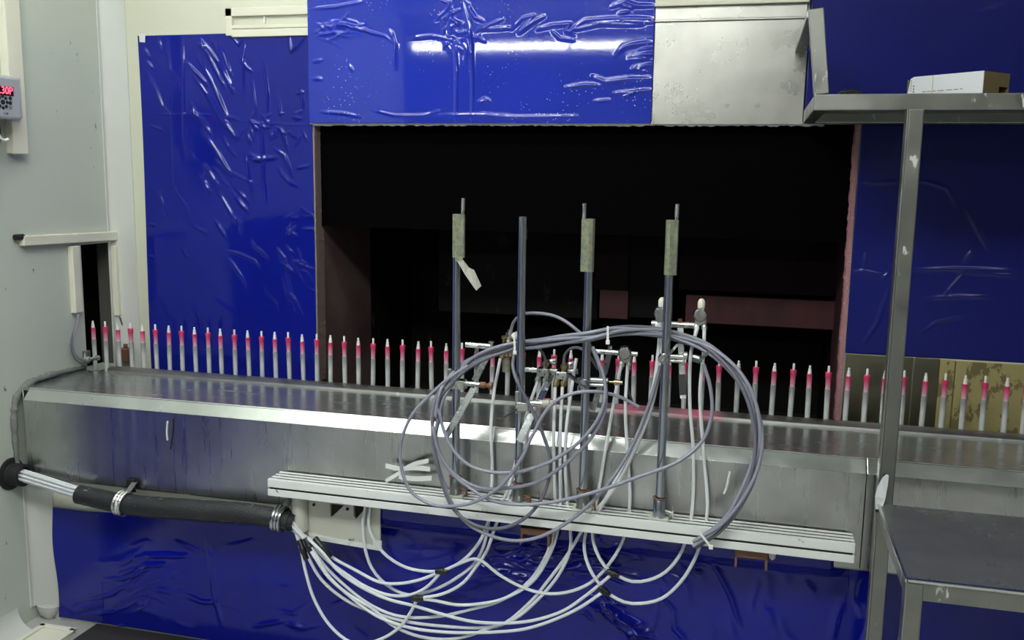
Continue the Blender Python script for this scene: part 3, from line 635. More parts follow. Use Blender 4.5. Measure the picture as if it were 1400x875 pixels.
# taped rods at the pole tops
def taperod(par, xt, y0, y1, yt0, yt1, px_, xb):
    a = P(xt, y0, YP); b = P(xb, y1, YP)
    MB().cyl(b, a, .0052, 10).build('taped_rod', M_chrome, par, smooth=True)
    c = wl(par); z0 = P(xb, yt1, YP).z; z1 = P(xt, yt0, YP).z; x1 = (a.x + b.x) / 2
    ring = lambda z, k: [Vector((min(c.x, x1) + (abs(x1 - c.x) if q else 0) + (.0128 if ((q == 0) == (c.x < x1)) else .0070) * math.cos(an) , YP + (.0128 if ((q == 0) == (c.x < x1)) else .0070) * math.sin(an), z)) for q, an in [(1, -1.57), (1, -.8), (1, 0), (1, .8), (1, 1.57), (0, 1.57), (0, 2.36), (0, 3.14), (0, 3.93), (0, 4.71)]]
    MB().rings([ring(z0 + (z1 - z0) * k / 8 , k) for k in range(9)]).build('tape_wrap', M_ytape, par)
taperod(poles[0], 633.5, 271, 352, 293, 352, 0, 631)
taperod(poles[2], 799, 278, 371, 299, 371, 0, 797.5)
taperod(poles[3], 926, 279, 376, 301, 376, 0, 921)
# paper tag on the first pole
tg = [P(x, y, YP - .02) for x, y in ((625, 357), (634, 355), (641, 366), (649, 369), (658, 391), (652, 397), (642, 385), (636, 374))]
tg = [p + Vector((0, -.006 * (i % 2), 0)) for i, p in enumerate(tg)]
MB().prism(tg, (0, .0016, 0)).build('paper_tag', M_tag, poles[0])
MB().prism([P(x, y, YP - .0145) for x, y in ((621, 342), (624, 346), (632, 352), (633, 357), (623, 358))], (0, .002, 0)).build('tag_tape', M_ytape, poles[0])

# clamp sets --------------------------------------------------------
YC1 = 2.352
# pole 1
p1 = poles[0]
def block(par, x0, y0, x1, y1, Y, dp=.022, name='clamp_block', mt=M_chrome, bev=.002):
    a = P(x0, y0, Y); b = P(x1, y1, Y); return MB().box((a.x, Y, b.z), (b.x, Y + dp, a.z)).build(name, mt, par, bev=bev)
block(p1, 617, 520, 634, 534, 2.338, .034); block(p1, 612, 504, 617, 533, 2.345, .016, 'clamp_jaw', M_rack)
rod(p1, P(628, 523, 2.365), P(656, 526, 2.365), .0075)
MB().lathe(P(655, 526, 2.365), (1, .1, -.05), [(0, .006), (.004, .009), (.018, .009), (.019, .006), (.026, .006), (.027, .011), (.036, .011), (.037, .008)], 14).build('clamp_knob', M_rust, p1, smooth=True)
flatbar(p1, P(671, 478, 2.50), P(649, 520, 2.39)); flatbar(p1, P(648, 531, 2.345), P(610, 596, 2.312))
rod(p1, P(637, 471, 2.50), P(674, 474, 2.50), .0085); flatbar(p1, P(652, 472, 2.51), P(651, 505, 2.51), .012)
MB().lathe(P(672, 473, 2.492), (0, 0, 1), [(0, .004), (.008, .004), (.009, .008), (.014, .008)], 12).build('set_screw', M_chrome, p1, smooth=True)
# pole 2
p2 = poles[1]
block(p2, 705, 550, 722, 563, 2.338, .034); block(p2, 704, 535, 709, 566, 2.340, .014, 'clamp_jaw', M_rack)
rod(p2, P(718, 551, 2.36), P(742, 552, 2.36), .0085)
MB().cyl(P(706, 560, 2.335), P(689, 571, 2.325), .0022, 8).build('clamp_lever', M_black, p2)
MB().lathe(P(741, 553, 2.36), (1, .0, .25), [(0, .006), (.004, .011), (.022, .011), (.024, .007), (.034, .007)], 14).build('clamp_knob', M_tag, p2, smooth=True)
flatbar(p2, P(753, 513, 2.49), P(738, 548, 2.38), .018); flatbar(p2, P(727, 566, 2.345), P(710, 604, 2.322), .020)
rod(p2, P(717, 505, 2.49), P(735, 506, 2.49), .0075)
rod(p2, P(748, 506, 2.495), P(764, 508, 2.495), .0075)
# pole 3
p3 = poles[2]
rod(p3, P(776, 507, 2.49), P(790, 508, 2.49), .0075)
MB().lathe(P(798, 519, 2.354), (0, 0, 1), [(-.034, .012), (-.033, .016), (-.018, .016), (-.016, .0125), (-.004, .0125), (-.003, .017), (.003, .017), (.004, .013)], 18).build('clamp_ring', M_chrome, p3, smooth=True)
MB().beam(P(777, 512, 2.40), P(800, 528, 2.338), .011, .007).build('clamp_lever', M_alu, p3, bev=.001)
rod(p3, P(805, 519, 2.365), P(831, 520, 2.365), .0068); rod(p3, P(805, 526, 2.365), P(830, 527, 2.365), .0050, 'lower_rod')
MB().lathe(P(833, 522, 2.365), (1, .05, 0), [(0, .003), (.012, .003), (.013, .008), (.024, .008), (.025, .005), (.034, .005)], 12).build('clamp_knob', M_brass, p3, smooth=True)
flatbar(p3, P(822, 524, 2.375), P(810, 561, 2.372), .016)
rod(p3, P(812, 480, 2.50), P(872, 484, 2.50), .0075); flatbar(p3, P(833, 484, 2.512), P(826, 512, 2.512), .015)
MB().cyl(P(834, 478, 2.50), P(834, 473, 2.50), .006, 10).build('set_screw', M_rack, p3)
# pole 4
p4 = poles[3]
MB().lathe(P(906, 491, 2.330), (0, 1, 0), [(0, .010), (.006, .013), (.040, .013), (.044, .011)], 16).build('clamp_block', M_chrome, p4, smooth=True)
MB().beam(P(908, 493, 2.322), P(926, 471, 2.322), .009, .006).cyl(P(908, 495, 2.318), P(908, 495, 2.33), .007, 10).build('clamp_lever', M_alu, p4, bev=.0008)
rod(p4, P(912, 487, 2.365), P(938, 488, 2.365), .0062); rod(p4, P(912, 493, 2.365), P(934, 494, 2.365), .0045, 'lower_rod')
MB().lathe(P(934, 486, 2.365), (1, 0, 0), [(0, .007), (.002, .010), (.010, .010), (.011, .006)], 14).build('rod_end', M_chrome, p4, smooth=True)
flatbar(p4, P(930, 445, 2.44), P(934, 545, 2.385), .016)
MB().beam(P(932.5, 512, 2.398), P(934, 540, 2.384), .0185, .0065, side=(0, -1, .2)).build('tape_band', M_tape, p4)
rod(p4, P(891, 442, 2.44), P(952, 445, 2.44), .0085)
MB().cyl(P(930, 440, 2.44), P(930, 436, 2.44), .006, 10).build('set_screw', M_rust, p4)
MB().cyl(P(949, 489, 2.37), P(958, 492, 2.36), .010, 12).beam(P(956, 494, 2.352), P(971, 480, 2.342), .007, .006).build('hose_clamp', M_alu, p4, bev=.0008)

# ------------------------------------------------------------------ spray guns
def gun_twin(x, y, Y, label, brass=False, blk=True):
    """small spray head: square block, two hose fittings below, brass nut and nozzle knob above"""
    c = P(x, y, Y); t = thing('spray_gun', label, 'spray gun', (c.x, Y, c.z), 'spray guns aimed at the conveyor')
    fm = M_brass if brass else M_chrome
    mb = MB().box((c.x - .017, Y - .012, c.z - .010), (c.x + .017, Y + .022, c.z + .012)); mb.build('body', M_chrome, t, bev=.003)
    for dx in (-.008, .006): MB().cyl((c.x + dx, Y - .0125, c.z + (.004 if dx < 0 else -.003)), (c.x + dx, Y - .0105, c.z + (.004 if dx < 0 else -.003)), .0024, 8).build('screw', M_ink, t)
    for dx in (-.011, .010):
        MB().lathe((c.x + dx, Y - .002, c.z - .009), (-.25, -.2, -1), [(0, .0075), (.008, .0075), (.009, .0088), (.018, .0088), (.019, .0060), (.026, .0060)], 12).build('hose_fitting', fm, t, smooth=True)
    MB().lathe((c.x + .004, Y + .006, c.z + .011), (0, .1, 1), [(0, .007), (.006, .007), (.007, .0095), (.016, .0095), (.017, .0065), (.024, .0065)], 12).build('brass_nut', M_brass, t, smooth=True)
    MB().lathe((c.x + .014, Y + .014, c.z + .028), (.8, .6, .1), [(0, .006), (.006, .009), (.018, .010), (.019, .006)], 12).build('nozzle_knob', M_chrome, t, smooth=True)
    return t
gun_twin(743, 509, 2.475, 'spray head with steel hose fittings, just right of the second pole')
gun_twin(768, 513, 2.47, 'spray head with brass hose fittings, between the second and third pole', True)
c = P(694, 470, 2.50); t = thing('spray_gun', 'brass spray head behind the hose bundle left of the second pole', 'spray gun', c, 'spray guns aimed at the conveyor')
MB().lathe(P(693, 486, 2.50), (.12, 0, 1), [(0, .010), (.012, .013), (.030, .013), (.032, .009), (.050, .009), (.052, .012), (.066, .012), (.068, .007), (.074, .007)], 14).build('body', M_brass, t, smooth=True)
MB().lathe(P(686, 489, 2.495), (.1, 0, 1), [(0, .007), (.012, .009), (.026, .008)], 12).build('hose_fitting', M_brass, t, smooth=True)
MB().lathe(P(697, 487, 2.495), (.1, 0, 1), [(0, .007), (.012, .009), (.026, .008)], 12).build('hose_fitting', M_brass, t, smooth=True)
MB().lathe(P(700, 461, 2.49), (1, .3, .4), [(0, .007), (.008, .011), (.02, .011), (.022, .005)], 12).build('nozzle_knob', M_trimw, t, smooth=True)
MB().lathe(P(689, 465, 2.50), (0, 0, 1), [(-.01, .004), (.002, .004), (.003, .007), (.012, .007), (.013, .004)], 10).build('set_screw', M_brass, t, smooth=True)
MB().lathe(P(692, 508, 2.51), (0, 0, 1), [(0, .011), (.03, .012), (.045, .010)], 12).build('plastic_cup', M_ytape, t, smooth=True)
def gun_cap(x, y, Y, label, top=True):
    """spray head that ends in a round cap facing the camera, with two hose fittings below"""
    c = P(x, y, Y); t = thing('spray_gun', label, 'spray gun', (c.x, Y, c.z), 'spray guns aimed at the conveyor')
    MB().lathe((c.x, Y - .014, c.z), (-.15, 1, 0), [(-.004, .014), (0, .0172), (.014, .0178), (.016, .0155), (.04, .0150)], 20).build('round_cap', M_chrome, t, smooth=True)
    MB().box((c.x - .015, Y + .004, c.z - .030), (c.x + .015, Y + .026, c.z - .006)).build('body', M_chrome, t, bev=.003)
    for dx in (-.009, .009):
        MB().lathe((c.x + dx, Y + .008, c.z - .028), (dx * 14, -.2, -1), [(0, .0070), (.004, .0082), (.012, .0082), (.013, .0055), (.02, .0055)], 12).build('hose_fitting', M_chrome, t, smooth=True)
    if top:
        MB().lathe((c.x, Y + .012, c.z + .012), (0, .1, 1), [(0, .009), (.012, .010), (.020, .0095), (.026, .006), (.028, .002)], 12).build('needle_knob', M_trimw, t, smooth=True)
    return t
gun_cap(855, 482, 2.485, 'spray head with a plain round grey cap right of the third pole', False)
gun_cap(958, 430, 2.425, 'round capped spray head with top knob, right of the fourth pole')
gun_cap(904, 428, 2.43, 'round capped spray head partly hidden behind the fourth pole')

# ------------------------------------------------------------------ air tubes and hoses
def hose(name, label, pts, r, m, group, Y=None, n=10, cat='hose'):
    q = [P(p[0], p[1], p[2] if len(p) > 2 else Y) for p in pts]
    return single(name, MB().tube(q, r, n), m, label, cat, group, smooth=True)
GT = 'white paint tubes under the platform'
gr = P(17, 648, 2.375); gr.x = XL
def bundle_start(i):
    a = i / 8 * 6.28 + .4; off = Vector((0, math.cos(a), math.sin(a))) * (.016 if i else .003)
    s0 = Vector((XL - .03, gr.y, gr.z)) + off; s1 = Vector((XL + .03, gr.y, gr.z)) + off; pts = [s0, s1]
    for (x, y), k in (((110, 674), .9), ((170, 687), .9), ((270, 697), .9), ((380, 708), .9), ((396, 714), .95)): pts.append(P(x, y, 2.358) + off * k)
    return pts
def wt(label, px_, start=None, r=.0046):
    pts = (bundle_start(start) if start is not None else [])
    for p in px_:                                   # keep clear of the trough lip
        q = P(*p)
        if q.z < .80 and q.y > 2.388: q = P(p[0], p[1], 2.388)
        elif q.z < .835 and q.y > 2.40: q = P(p[0], p[1], 2.40)
        pts.append(q)
    return single('paint_tube', MB().tube(pts, r, 8, .016), M_tube, label, 'tube', GT, smooth=True)
def yy(lst, Y0, Y1=None):
    n = len(lst); Y1 = Y0 if Y1 is None else Y1
    return [(x, y, Y0 + (Y1 - Y0) * i / max(1, n - 1)) for i, (x, y) in enumerate(lst)]
c1 = (604, 781, 2.350); c2 = (571, 818, 2.342); c3 = (838, 784, 2.350); c4 = (826, 808, 2.345)
wt('lowest left tube of the bundle, dipping out of sight before rising to its joint', yy([(412, 754), (417, 778), (429, 818), (451, 855), (480, 878), (515, 876), (547, 857), (562, 836), (571, 818)], 2.345, 2.342), 0)
wt('bundle tube sweeping low and right, then up to the double strand by the fourth pole', yy([(422, 763), (440, 793), (474, 821), (513, 838), (551, 849), (616, 857), (660, 858), (686, 854), (725, 823), (753, 789), (776, 758), (794, 728)], 2.35, 2.37) + [(806, 703, 2.36), (822, 690, 2.368), (850, 640, 2.375), (880, 575, 2.40), (893, 530, 2.41), (900, 480, 2.425), (903, 440, 2.43)], 1)
wt('bundle tube with a mid sweep rising to the brass spray head fitting', yy([(426, 748), (442, 771), (470, 799), (500, 823), (530, 838), (558, 844), (605, 842), (644, 833), (680, 823), (718, 800), (744, 765), (757, 727)], 2.352, 2.37) + [(759, 690, 2.372), (758, 650, 2.39), (757, 600, 2.43), (759, 530, 2.46)], 2)
wt('bundle tube ending at the lower of the two right couplings', yy([(430, 755), (448, 786), (478, 815), (515, 842), (560, 858), (605, 864), (640, 865), (678, 864), (717, 860), (756, 848), (794, 830), (826, 808)], 2.343, 2.345), 3)
wt('upper bundle tube that reaches the left coupling with a shallow sag', yy([(434, 744), (453, 761), (487, 780), (519, 796), (543, 798), (573, 793), (604, 781)], 2.362, 2.350), 4)
wt('bundle tube just below the shallow one, also ending at the left coupling', yy([(430, 748), (444, 763), (472, 784), (502, 803), (534, 814), (562, 813), (583, 803), (604, 781)], 2.354, 2.350), 5)
wt('bundle tube running on straight to the upper of the two right couplings', yy([(436, 750), (462, 780), (495, 803), (530, 819), (569, 829), (605, 840), (648, 850), (690, 852), (730, 848), (770, 835), (800, 815), (838, 784)], 2.336, 2.350), 6)
wt('deepest long bundle tube, rising at right to the wide flattened tube', yy([(428, 758), (450, 790), (480, 815), (508, 831), (534, 853), (566, 868), (605, 874), (637, 870), (668, 859), (704, 846), (735, 820), (763, 787), (779, 753), (780, 728)], 2.338, 2.37) + [(776, 690, 2.372), (773, 640, 2.385), (774, 590, 2.41), (781, 535, 2.45), (788, 490, 2.48)], 7)
wt('left tube dropping beside the bracket plate and rising near the first pole', yy([(500, 690), (496, 716), (498, 744), (508, 776), (528, 799), (558, 813), (594, 806), (626, 789), (648, 771), (660, 750), (668, 715)], 2.372, 2.37) + [(671, 680, 2.372), (673, 640, 2.39), (671, 590, 2.42), (675, 540, 2.46), (684, 490, 2.49)])
wt('short tube from the tie pad on the bracket plate to the left coupling', yy([(507, 690), (504, 718), (513, 741), (530, 761), (556, 776), (581, 781), (604, 781)], 2.368, 2.350))
wt('tube from the left coupling rising to the steel spray head', yy([c1[:2], (626, 771), (644, 756), (659, 735), (667, 714)], 2.35, 2.365) + [(690, 680, 2.37), (703, 640, 2.385), (722, 560, 2.43), (735, 522, 2.465)])
wt('tube with a hump from the left coupling, rising right of the third pole', yy([c1[:2], (637, 767), (648, 764), (659, 767), (680, 784), (712, 802), (743, 811), (774, 810), (807, 797), (833, 771), (853, 735)], 2.35, 2.37) + [(861, 690, 2.375), (858, 620, 2.40), (855, 560, 2.43), (858, 500, 2.48)])
wt('tube from the middle coupling rising steeply to the steel spray head', yy([c2[:2], (605, 812), (633, 797), (650, 776), (665, 754), (678, 718)], 2.342, 2.365) + [(695, 680, 2.372), (710, 640, 2.385), (730, 560, 2.43), (745, 524, 2.465)])
wt('tube from the middle coupling with a long flat sag to the right', yy([c2[:2], (594, 821), (626, 827), (659, 825), (690, 818), (728, 795), (752, 757), (762, 727)], 2.342, 2.372) + [(766, 690, 2.374), (766, 640, 2.39), (766, 590, 2.43), (769, 530, 2.46)])
wt('tube from the lower right coupling up to the round grey cap spray head', yy([c4[:2], (807, 779), (799, 753), (801, 728)], 2.345, 2.37) + [(812, 700, 2.374), (827, 620, 2.40), (840, 545, 2.44), (849, 500, 2.48)])
wt('tube from the upper right coupling up into the double strand', yy([c3[:2], (826, 773), (815, 753), (810, 728)], 2.35, 2.36) + [(818, 700, 2.362), (845, 660, 2.366), (868, 615, 2.378), (888, 565, 2.392), (897, 530, 2.405), (905, 480, 2.42), (908, 440, 2.432)])
wt('upper right loop from coupling to the tube left below the top spray head', yy([c3[:2], (864, 795), (887, 793), (910, 782), (928, 761), (936, 743)], 2.35, 2.365) + [(946, 700, 2.372), (948, 620, 2.385), (943, 550, 2.39), (945, 480, 2.405), (954, 447, 2.425)])
wt('lower right loop from coupling to the tube right below the top spray head', yy([c4[:2], (853, 823), (877, 825), (905, 818), (931, 795), (949, 766), (957, 745)], 2.345, 2.365) + [(967, 700, 2.372), (962, 620, 2.388), (957, 540, 2.395), (962, 480, 2.41), (963, 447, 2.425)])
def coupler(c, ang, label):
    p = P(*c); t = thing('tube_coupler', label, 'coupler', p, 'black tube couplings')
    d = Vector((math.cos(ang), 0, math.sin(ang)))
    MB().lathe(p - d * .018, d, [(0, .0075), (.003, .0085), (.012, .0085), (.013, .0105), (.024, .0105), (.025, .0085), (.034, .0085), (.036, .0075)], 12).build('body', M_tape, t, smooth=True)
coupler(c1, .1, 'black coupling joining three tubes, uppermost at left'); coupler(c2, .15, 'black coupling low in the middle of the tubes')
coupler(c3, -.3, 'black coupling on the upper loop at right'); coupler(c4, -.6, 'black coupling on the lower loop at right')
# taped joints just outside the sleeve
for pa, pb, lab in (((409, 738), (419, 765), 'black taped joint on the lowest tube beside the sleeve'), ((417, 735), (430, 762), 'black taped joint on the middle tubes beside the sleeve'), ((430, 735), (452, 762), 'black taped joint on the upper tubes beside the sleeve')):
    a = P(*pa, 2.346); b = P(*pb, 2.344); L = (b - a).length
    single('tape_joint', MB().lathe(a, b - a, [(0, .007), (.003, .0085), (L * .35, .0080), (L * .4, .0098), (L * .65, .0098), (L * .7, .0080), (L - .002, .0084), (L, .007)], 12), M_tape, lab, 'taped joint', 'black taped tube joints', smooth=True)
# black sleeve with two hose clamps, and the grommet in the left wall
cl = [P(108, 676, 2.358), P(170, 689, 2.358), P(270, 698, 2.358), P(345, 703, 2.358), P(397, 713, 2.358)]
t = thing('hose_sleeve', 'thick black foam sleeve around the white tubes below the trough', 'sleeve', cl[2])
sp = spline(cl, .01); T_ = [(sp[min(i + 1, len(sp) - 1)] - sp[max(0, i - 1)]).normalized() for i in range(len(sp))]
def ring(p, d, r, n=20):
    u = Vector((0, 0, 1)); u = (u - d * u.dot(d)).normalized(); v = d.cross(u); return [p + (u * math.cos(6.28318 * k / n) + v * math.sin(6.28318 * k / n)) * r for k in range(n)]
rr = lambda i: .0285 + .004 * math.sin(3.14 * i / len(sp)) + random.uniform(-.0006, .0006)
R = [ring(p, d, rr(i)) for i, (p, d) in enumerate(zip(sp, T_))]; Ri = [ring(p, d, .0235) for p, d in zip(sp, T_)]
MB().rings(R + Ri[::-1], closed=True).build('foam', M_sleeve, t, smooth=True)
MB().rings([ring(p + d * o_, d, .0245 + (.001 if k % 2 else 0)) for k, (p, d, o_) in enumerate([(sp[-1], T_[-1], o) for o in (-.01, 0, .004, .008, .012, .016)])] + [ring(sp[-1] + T_[-1] * o, T_[-1], .021) for o in (.016, 0, -.01)], closed=True).build('corrugated_end', M_black, t, smooth=True)
for x, y in ((168, 688), (383, 709)):
    p = P(x, y, 2.358); d = Vector((1, 0, -.12)).normalized()
    for o in (-.010, 0, .010): MB().torus(p + d * o, d, .0345, .0052, 26, 8).build('clamp_ring', M_chrome, t, smooth=True)
    MB().prism([p + Vector((0, .006, .03)), p + Vector((.018, .006, .03)), p + Vector((.03, .03, .058)), p + Vector((.012, .03, .058))], (0, .006, 0)).build('clamp_strap', M_rack, t)
MB().box(P(172, 655, 2.39), (P(184, 655, 2.39).x, 2.394, P(172, 672, 2.39).z)).build('hanger_tab', M_black, t)
t = thing('wall_grommet', 'black ribbed grommet in the left wall where the white tubes enter', 'grommet', gr)
MB().lathe(gr - Vector((.004, 0, 0)), (1, 0, 0), [(0, .052), (.008, .052), (.010, .046), (.011, .038)], 24).build('flange', M_black, t, smooth=True)
MB().lathe(gr, (1, 0, 0), [(.008, .036)] + [(.010 + k * .006, .034 + (.002 if k % 2 else 0)) for k in range(8)] + [(.052, .026), (.02, .024)], 22).build('ribbed_collar', M_black, t, smooth=True)

# ------------------------------------------------------------------ coiled grey hoses
GH = 'grey hoses of the big coil'
main = [(950, 744, 2.285), (987, 719, 2.285), (1014, 680, 2.29), (1032, 638, 2.30), (1037, 595, 2.31), (1026, 544, 2.33), (1002, 505, 2.35), (967, 476, 2.375), (929, 461, 2.392), (905, 455, 2.394), (870, 452, 2.372), (838, 453, 2.34), (805, 460, 2.322), (773, 464, 2.345), (740, 469, 2.38), (712, 472, 2.392), (690, 477, 2.385), (660, 487, 2.375), (637, 500, 2.372), (618, 519, 2.34), (603, 540, 2.31), (595, 575, 2.30)]
def off(lst, k, n=5):
    out = []
    for i, (x, y, Y) in enumerate(lst):
        a = 6.28 * k / n + i * .35; out.append((x + 5.2 * math.cos(a) * (1 if i > 1 else .6), y + 5.2 * math.sin(a), Y + .008 * math.sin(a * 1.3 + k)))
    return out
hose('grey_hose', 'coil hose making the lowest dip under the platform, then climbing to the third pole', off(main, 0) + [(592, 607, 2.295), (600, 640, 2.295), (612, 675, 2.29), (626, 702, 2.285), (650, 723, 2.285), (692, 738, 2.285), (727, 737, 2.285), (765, 721, 2.285), (812, 684, 2.30), (850, 635, 2.34), (873, 590, 2.37), (890, 545, 2.385), (903, 500, 2.39)], .0048, M_grey, GH)
hose('grey_hose', 'coil hose dipping below the platform between first and second pole', off(main, 1) + [(596, 625, 2.29), (607, 668, 2.288), (621, 697, 2.28), (645, 716, 2.28), (676, 723, 2.28), (707, 715, 2.28), (734, 692, 2.285), (750, 657, 2.30), (752, 626, 2.31), (738, 583, 2.32), (723, 552, 2.325), (707, 521, 2.325), (701, 498, 2.36), (705, 478, 2.39)], .0048, M_greyd, GH)
hose('grey_hose', 'coil hose with a wide round belly crossing three poles', off(main, 2) + [(593, 590, 2.29), (601, 620, 2.29), (622, 649, 2.285), (657, 667, 2.285), (695, 667, 2.285), (734, 659, 2.285), (773, 634, 2.29), (808, 599, 2.295), (826, 564, 2.30), (828, 529, 2.31), (820, 498, 2.32), (810, 474, 2.325)], .0048, M_grey, GH)
hose('grey_hose', 'coil hose with the shallowest inner belly across the poles', off(main, 3) + [(599, 560, 2.292), (606, 586, 2.29), (620, 616, 2.278), (645, 638, 2.275), (676, 646, 2.275), (707, 645, 2.275), (746, 634, 2.278), (789, 607, 2.285), (818, 572, 2.29), (828, 540, 2.30), (824, 509, 2.31), (812, 480, 2.315)], .0048, M_grey, GH)
hose('grey_hose', 'coil hose running from the tied end to a shallow loop past the fourth pole', off(main, 4) + [(596, 600, 2.30), (612, 640, 2.288), (645, 669, 2.28), (672, 684, 2.275), (711, 690, 2.272), (758, 686, 2.275), (812, 673, 2.28), (870, 653, 2.29), (929, 630, 2.31), (960, 603, 2.33), (973, 568, 2.34), (971, 529, 2.345), (962, 498, 2.35)], .0048, M_grey, GH)
hose('grey_hose', 'outermost left hose loop, ending free over the trough right of the third pole', [(640, 500, 2.325), (614, 517, 2.318), (591, 537, 2.30), (563, 568, 2.29), (548, 607, 2.285), (550, 645, 2.28), (563, 673, 2.272), (591, 690, 2.27), (618, 692, 2.265), (649, 686, 2.265), (684, 665, 2.265), (711, 630, 2.27), (730, 591, 2.28), (748, 560, 2.29), (769, 543, 2.30), (804, 535, 2.31), (843, 541, 2.33), (873, 556, 2.34)], .0046, M_grey, GH)
hose('grey_hose', 'thin hose arching above the coil from the brass spray head', [(698, 462, 2.49), (699, 450, 2.49), (704, 438, 2.47), (715, 430, 2.44), (730, 428, 2.41), (758, 432, 2.40), (781, 445, 2.39), (803, 466, 2.385), (815, 490, 2.385), (824, 520, 2.39), (826, 560, 2.35)], .0045, M_grey, GH)
hose('grey_hose', 'short hose bent over the brass fitted spray head', [(771, 498, 2.47), (772, 486, 2.47), (778, 478, 2.46), (789, 475, 2.44), (803, 483, 2.41), (818, 505, 2.40)], .0040, M_greyd, GH)
hose('grey_hose', 'short dark hose rising behind the steel spray head', [(746, 500, 2.475), (745, 489, 2.475), (739, 479, 2.45), (728, 472, 2.41)], .0036, M_greyd, GH)
hose('grey_hose', 'thin hose down from the round grey cap spray head to the rim', [(862, 500, 2.49), (857, 520, 2.50), (861, 540, 2.52), (868, 556, 2.56)], .0032, M_greyd, GH)
# cable ties on the bundle
def tie(pa, pb, Y, label, m=M_white):
    a = P(*pa, Y); b = P(*pb, Y); mb = MB().beam(a, b, .006, .003, side=(0, 1, 0)); q = P(*pb, Y - .001); mb.box(q - Vector((.005, .003, .005)), q + Vector((.005, .003, .005)))
    single('cable_tie', mb, m, label, 'cable tie', 'white cable ties on the coil', bev=.0008)
tie((831, 446), (831, 468), 2.318, 'white cable tie on top of the coil between third and fourth pole')
tie((703, 455), (704, 482), 2.368, 'white cable tie where the coil meets the second pole')
tie((955, 726), (972, 748), 2.27, 'white cable tie holding the lower right end of the coil')

a = P(190, 48, W - .006); b = P(199, 58, W - .006)
single('tape_patch', MB().prism([(a.x, W - .0065, a.z + .004), (b.x, W - .0065, a.z + .003), (b.x - .002, W - .0065, b.z), (a.x + .002, W - .0065, b.z + .002)], (0, .001, 0)), M_paperw, 'small pale tape patch on the top left corner of the left blue film', 'tape')
a = P(1050, 757, 2.345)
single('tape_scrap', MB().prism([a + Vector(v) for v in ((0, 0, .006), (.020, .004, .006), (.018, -.004, -.010), (.011, .004, -.018), (.004, -.003, -.010))], (0, .002, 0)), M_white, 'torn white tape scrap hanging under the platform near its right end', 'tape')
# white scraps on the platform
t = thing('strap_scrap', 'crumpled white strap scraps lying on the platform left of the first pole', 'scrap', P(560, 650, 2.36))
for pl in ([(527, 637), (545, 641), (570, 640), (588, 642)], [(527, 658), (545, 647), (562, 636), (586, 630)], [(545, 652), (565, 655), (590, 654)]):
    q = [P(x, y, 2.37) for x, y in pl]; s = spline(q, .01)
    MB().rings([[p + Vector((0, 0, .0062)), p + Vector((0, .004, .0062)), p + Vector((0, .004, -.0062)), p + Vector((0, 0, -.0062))] for p in s]).build('strap', M_white, t)

# ------------------------------------------------------------------ cable trunking and device on the left wall
def duct(name, label, y0, z0, y1, z1, wd, m=M_trimw, proud=.022):
    a = Vector((XL + proud / 2, y0, z0)); b = Vector((XL + proud / 2, y1, z1)); mb = MB().beam(a, b, wd, proud, side=(1, 0, 0))
    return single(name, mb, m, label, 'cable duct', 'ivory ducts on the left wall', bev=.003)
q = lambda x, y: at(x, y, 0, XL + .022)
a = q(33, 328); b = q(166, 326); duct('cable_duct', 'horizontal ivory cable duct above the conveyor slot on the left wall', a.y, (a.z + b.z) / 2 + .008, b.y, (a.z + b.z) / 2 - .002, .032)
a = q(105, 333); b = q(108, 428); duct('cable_duct', 'upright ivory duct at the near edge of the conveyor slot', (a.y + b.y) / 2, a.z - .008, (a.y + b.y) / 2, b.z, .036)
a = q(161, 333); b = q(163, 432); duct('cable_duct', 'chipped upright ivory duct at the far edge of the conveyor slot', (a.y + b.y) / 2 + .008, a.z - .008, (a.y + b.y) / 2 + .008, b.z, .034)
a = q(29, 328); single('cable_stub', MB().cyl((XL + .011, a.y - .012, a.z + .008), (XL + .011, a.y + .02, a.z + .008), .010, 10).cyl((XL + .014, a.y - .02, a.z + .012), (XL + .011, a.y + .02, a.z + .008), .005, 8), M_black, 'black cable ends sticking out of the horizontal duct', 'cable')
hc = [q(x, y) for x, y in ((106, 430), (103, 445), (98, 462), (98, 480), (104, 492), (112, 498))]
single('sensor_cable', MB().tube(hc, .0028, 7), M_greyd, 'thin grey cable drooping from the near upright duct', 'cable', smooth=True)
hc = [q(x, y) for x, y in ((108, 430), (104, 448), (100, 466), (102, 482), (109, 492))]
single('sensor_cable', MB().tube(hc, .0028, 7), M_grey, 'second thin cable beside the drooping one at the slot', 'cable', smooth=True)
c = at(120, 491, 0, XL + .02)
t = thing('slot_sensor', 'small metal sensor fitting at the foot of the conveyor slot', 'sensor', c)
MB().lathe(c + Vector((0, -.03, 0)), (.3, 1, .0), [(0, .010), (.014, .010), (.015, .013), (.026, .013), (.027, .007), (.055, .007), (.056, .009), (.066, .009)], 12).build('body', M_chrome, t, smooth=True)
MB().box(c + Vector((-.006, -.02, .005)), c + Vector((.010, .004, .032))).build('bracket', M_rack, t, bev=.002)
single('duct_cable', MB().tube([q(x, y) for x, y in ((164, 434), (168, 446), (173, 456), (176, 470))], .003, 7), M_greyd, 'dark cable hanging from the far upright duct', 'cable', smooth=True)
c = P(172, 483, 2.9); single('valve_block', MB().box(c - Vector((.02, .02, .03)), c + Vector((.02, .02, .02))).cyl(c + Vector((0, 0, .02)), c + Vector((0, 0, .035)), .008, 10), M_rust, 'small rusty valve block in the corner behind the barrels', 'valve', bev=.003)
